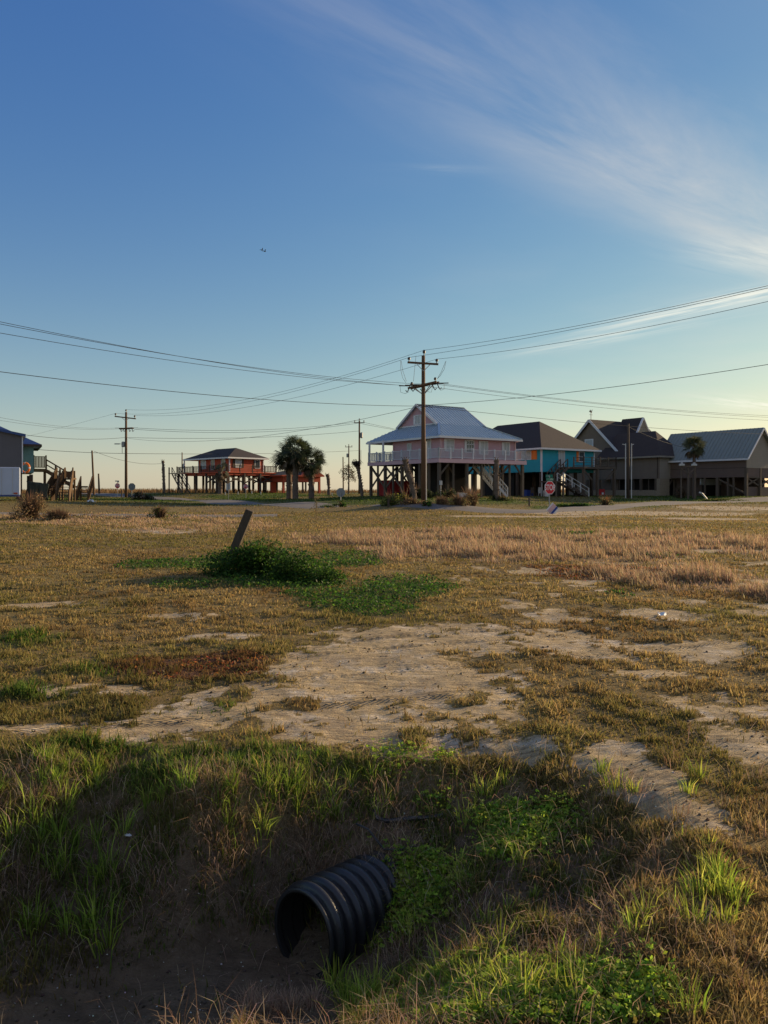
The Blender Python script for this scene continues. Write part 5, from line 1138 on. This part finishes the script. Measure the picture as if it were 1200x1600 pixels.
# ---------------------------------------------------------------- culvert pipe
AX = Vector((.67, .74, -.06)).normalized(); MC = Vector((-.395, 3.66, -.545))
cp = empty('culvert_pipe', (MC.x, MC.y, MC.z-.24), 0, 'black corrugated plastic culvert pipe sticking out of the ditch bank', 'pipe')
def pipe_rings(prof, n=56):
    sx = AX.cross(Vector((0, 0, 1))).normalized(); sy = sx.cross(AX).normalized(); vs = []; fs = []
    for (s, r) in prof:
        sag_ = .97
        r *= .93; s *= .93
        for k in range(n): a = 2*math.pi*k/n; vs.append(Vector((0, 0, .24))+AX*s+(sx*math.cos(a)*r+sy*math.sin(a)*r*sag_))
    for i in range(len(prof)-1):
        for k in range(n): fs.append((i*n+k, (i+1)*n+k, (i+1)*n+(k+1) % n, i*n+(k+1) % n))
    return vs, fs
prof = [(0.0, .205), (-.002, .222), (.010, .226), (.012, .205)]; pitch = .078; s = .014
M['liner'] = mat('pipe_liner', (.012, .011, .010), .9, 6, .3, spec=.1, col2=(.03, .024, .018))
prof = [(0.0, .207), (-.003, .224), (.012, .226), (.016, .212)]; s = .018
for i in range(14):
    prof += [(s+.004, .200), (s+.012, .200), (s+.018, .224), (s+.028, .242), (s+.042, .247), (s+.056, .240), (s+.064, .220), (s+.069, .201)]; s += pitch
b = MB(); vs, fs = pipe_rings(prof); b.add(vs, fs); b.build('corrugated_shell', M['plastic'], cp, smooth=True)
b = MB(); vs, fs = pipe_rings([(s, .200), (0, .200), (0.0, .207)]); b.add(vs, fs); b.build('inner_liner', M['liner'], cp, smooth=True)
# silt washed into the pipe mouth
# black hose lying on the bank
def march(px, py):
    for D in np.arange(2.0, 12, .01):
        X = (px-600)/F*D
        if 1.6-(py-HOR)/F*D <= h1(X, D): return Vector((X, D, h1(X, D)))
hp = [march(px, py)+Vector((0, 0, .022)) for px, py in ((584, 1272), (590, 1288), (604, 1291), (625, 1289), (645, 1287), (668, 1284), (692, 1281))]
b = MB(hp[2]); b.tube(hp, [.010, .012, .013, .013, .013, .013, .012], 8); o = b.build('hose', M['plastic'], smooth=True); o.location = hp[2]; tag(o, 'short black hose lying on the bank behind the pipe', 'hose')
hp = [march(px, py)+Vector((0, 0, .04)) for px, py in ((556, 1330), (575, 1332), (600, 1342), (625, 1341), (650, 1334))]
hp[0].z += .1; hp[1].z += .08
b = MB(hp[2]); b.tube(hp, .006, 6); o = b.build('rope', M['plastic'], smooth=True); o.location = hp[2]; tag(o, 'thin dark cord trailing off the far end of the pipe', 'cord')
# litter
def litter(px, py, s, label, seed):
    rng = random.Random(seed); p = march(px, py) or Vector(((px-600)/F*60, 60, h1((px-600)/F*60, 60))); b = MB(); n = 5; vs = []
    for i in range(n):
        for k in range(n): vs.append(((i/(n-1)-.5)*s*1.7+rng.uniform(-.1, .1)*s, (k/(n-1)-.5)*s+rng.uniform(-.1, .1)*s, .012+abs(rng.gauss(0, .22))*s))
    b.add(vs, [(i*n+k, i*n+k+1, (i+1)*n+k+1, (i+1)*n+k) for i in range(n-1) for k in range(n-1)])
    o = b.build('plastic_litter', M['litter']); o.location = p; o.rotation_euler = (0, 0, rng.uniform(0, 3)); tag(o, label, 'litter', 'scraps of plastic litter'); m_ = o.modifiers.new('s', 'SOLIDIFY'); m_.thickness = .003
litter(1034, 963, .10, 'crumpled white scrap on the bare sand at the right', 1); litter(702, 1508, .035, 'crumpled bluish white scrap in grass right of the pipe', 2)
litter(981, 1578, .03, 'small folded white scrap in the bright foreground grass', 3); litter(200, 1312, .02, 'tiny pale scrap on the left ditch bank', 4); litter(143, 810-22, .5, 'white bag lying by the driveway', 5)
# markers, posts, white pipe
for px, D, py0, py1, w_, m_, lb in ((827, 60, 790, 775, .16, 'wood', 'short wooden post on the verge between pink and turquoise houses'), (948, 66, 790, 777, .16, 'wood', 'stubby marker post with orange top by the far road'), (607, 49.3, 803, 791, .14, 'darkwood', 'dark wooden stub in the weeds left of the main pole'), (190, 92, 778, 765, .16, 'darkwood', 'stubby dark post between distant stop sign and far pole')):
    x = (px-600)/F*D; zb = h1(x, D); hgt = (py0-py1)/F*D; e = empty('marker_post', (x, D, zb), 0, lb, 'post', 'short posts'); b = MB(); b.tube([(0, 0, -.3), (0, 0, hgt)], [w_/2, w_/2*.9], 8); b.build('shaft', M[m_], e)
    if 'orange' in lb: b = MB(); b.box((0, -.09, hgt-.2), (.16, .03, .35)); b.build('marker_plate', M['orange'], e)
for k_, (px, D) in enumerate(((372, 104), (393.5, 106), (407.5, 104), (352, 103), (519, 96), (611, 63))):
    x = (px-600)/F*D; zb = h1(x, D); b = MB(); b.tube([(0, 0, -.2), (0, 0, .42)], [.06, .06], 6); o = b.build('marker_stake', M['pvc']); o.location = (x, D, zb); tag(o, 'short white stake in the grass before the far houses', 'stake', 'short white stakes')
p = at(1107, 782, 80); p.z = h1(p.x, p.y); e = empty('drain_pipe', p, 0, 'white pipe leaning out of the verge in front of the brown house', 'pipe')
b = MB(); b.tube([(0, 0, -.1), (-.72, 0, .78)], .10, 10); b.tube([(-.68, 0, .72), (-.98, -.05, .86)], .10, 10); b.build('pipe', M['pvc'], e)
# things under the pink house and the teal house
x, y = local(pk, 4.7, -.0); 
def clutter(name, px, D, py, parts, label, cat):
    p = at(px, py, D); p.z = h1(p.x, p.y); e = empty(name, p, R(20), label, cat)
    for nm, m_, bx in parts:
        b = MB()
        for (c_, d_) in bx: b.box(c_, d_)
        b.build(nm, M[m_], e, bevel=.02)
clutter('storage_bin', 723, 69.2, 779, [('bin', 'white', [((0, 0, .2), (.7, .4, .4)), ((.45, 0, .15), (.4, .4, .3))]), ('lid', 'litter', [((0, 0, .43), (.74, .44, .05))])], 'white storage bins on the ground under the pink house', 'bin')
def chair(px, D, m_, lb):
    p = at(px, 776, D); p.z = h1(p.x, p.y); e = empty('garden_chair', p, R(30), lb, 'chair')
    b = MB(); b.box((0, 0, .42), (.5, .5, .05)); b.build('seat', M[m_], e); b = MB(); b.box((0, .24, .75), (.5, .04, .6)); b.build('backrest', M[m_], e)
    for sx in (-.22, .22):
        for sy in (-.22, .22): b = MB(); b.box((sx, sy, .2), (.05, .05, .4)); b.build('leg', M[m_], e)
chair(834, 86, 'wood', 'brown garden chair in the shade under the turquoise house'); chair(846, 84, 'pvc', 'pale garden chair in the shade beside the turquoise house downpipe')
clutter('ice_chest', 854, 84, 775, [('body', 'white', [((0, 0, .3), (.6, .45, .6))]), ('lid', 'litter', [((0, 0, .64), (.64, .49, .08))])], 'white ice chest beside the pale garden chair', 'cooler')
clutter('storage_bin', 826, 87, 775, [('bin', 'blue', [((0, 0, .35), (.9, .6, .7))]), ('lid', 'blue', [((0, 0, .74), (.95, .65, .06))])], 'dark blue bin under the turquoise house', 'bin')
clutter('motorcycle_cover', 938, 88, 775, [('cover', 'redboard', [((0, 0, .5), (.9, .5, .7))]), ('box', 'white', [((.1, -.3, .35), (.25, .1, .25))])], 'small red covered machine under the deck of the turquoise house', 'machine')
# birds
for k_, (px, py) in enumerate(((409.4, 391), (413.8, 393))):
    c = at(px, py, 160); e = empty('bird', c, R(30), ('upper left' if k_ == 0 else 'lower right')+' of two tiny dark birds high in the blue sky', 'bird')
    b = MB(); b.tube([(-.3, 0, 0), (-.12, 0, .02), (.1, 0, .03), (.22, 0, .05), (.3, 0, .04)], [.02, .09, .09, .05, .01], 7)
    for s in (-1, 1): b.prism([(-.1, 0, .03), (.1, 0, .03), (.0, s*.55, .3), (-.15, s*.6, .3)], (0, 0, .02)); b.prism([(.0, s*.55, .3), (-.15, s*.6, .3), (-.25, s*.95, .18)], (0, 0, .02))
    b.build('body', M['insul'], e)
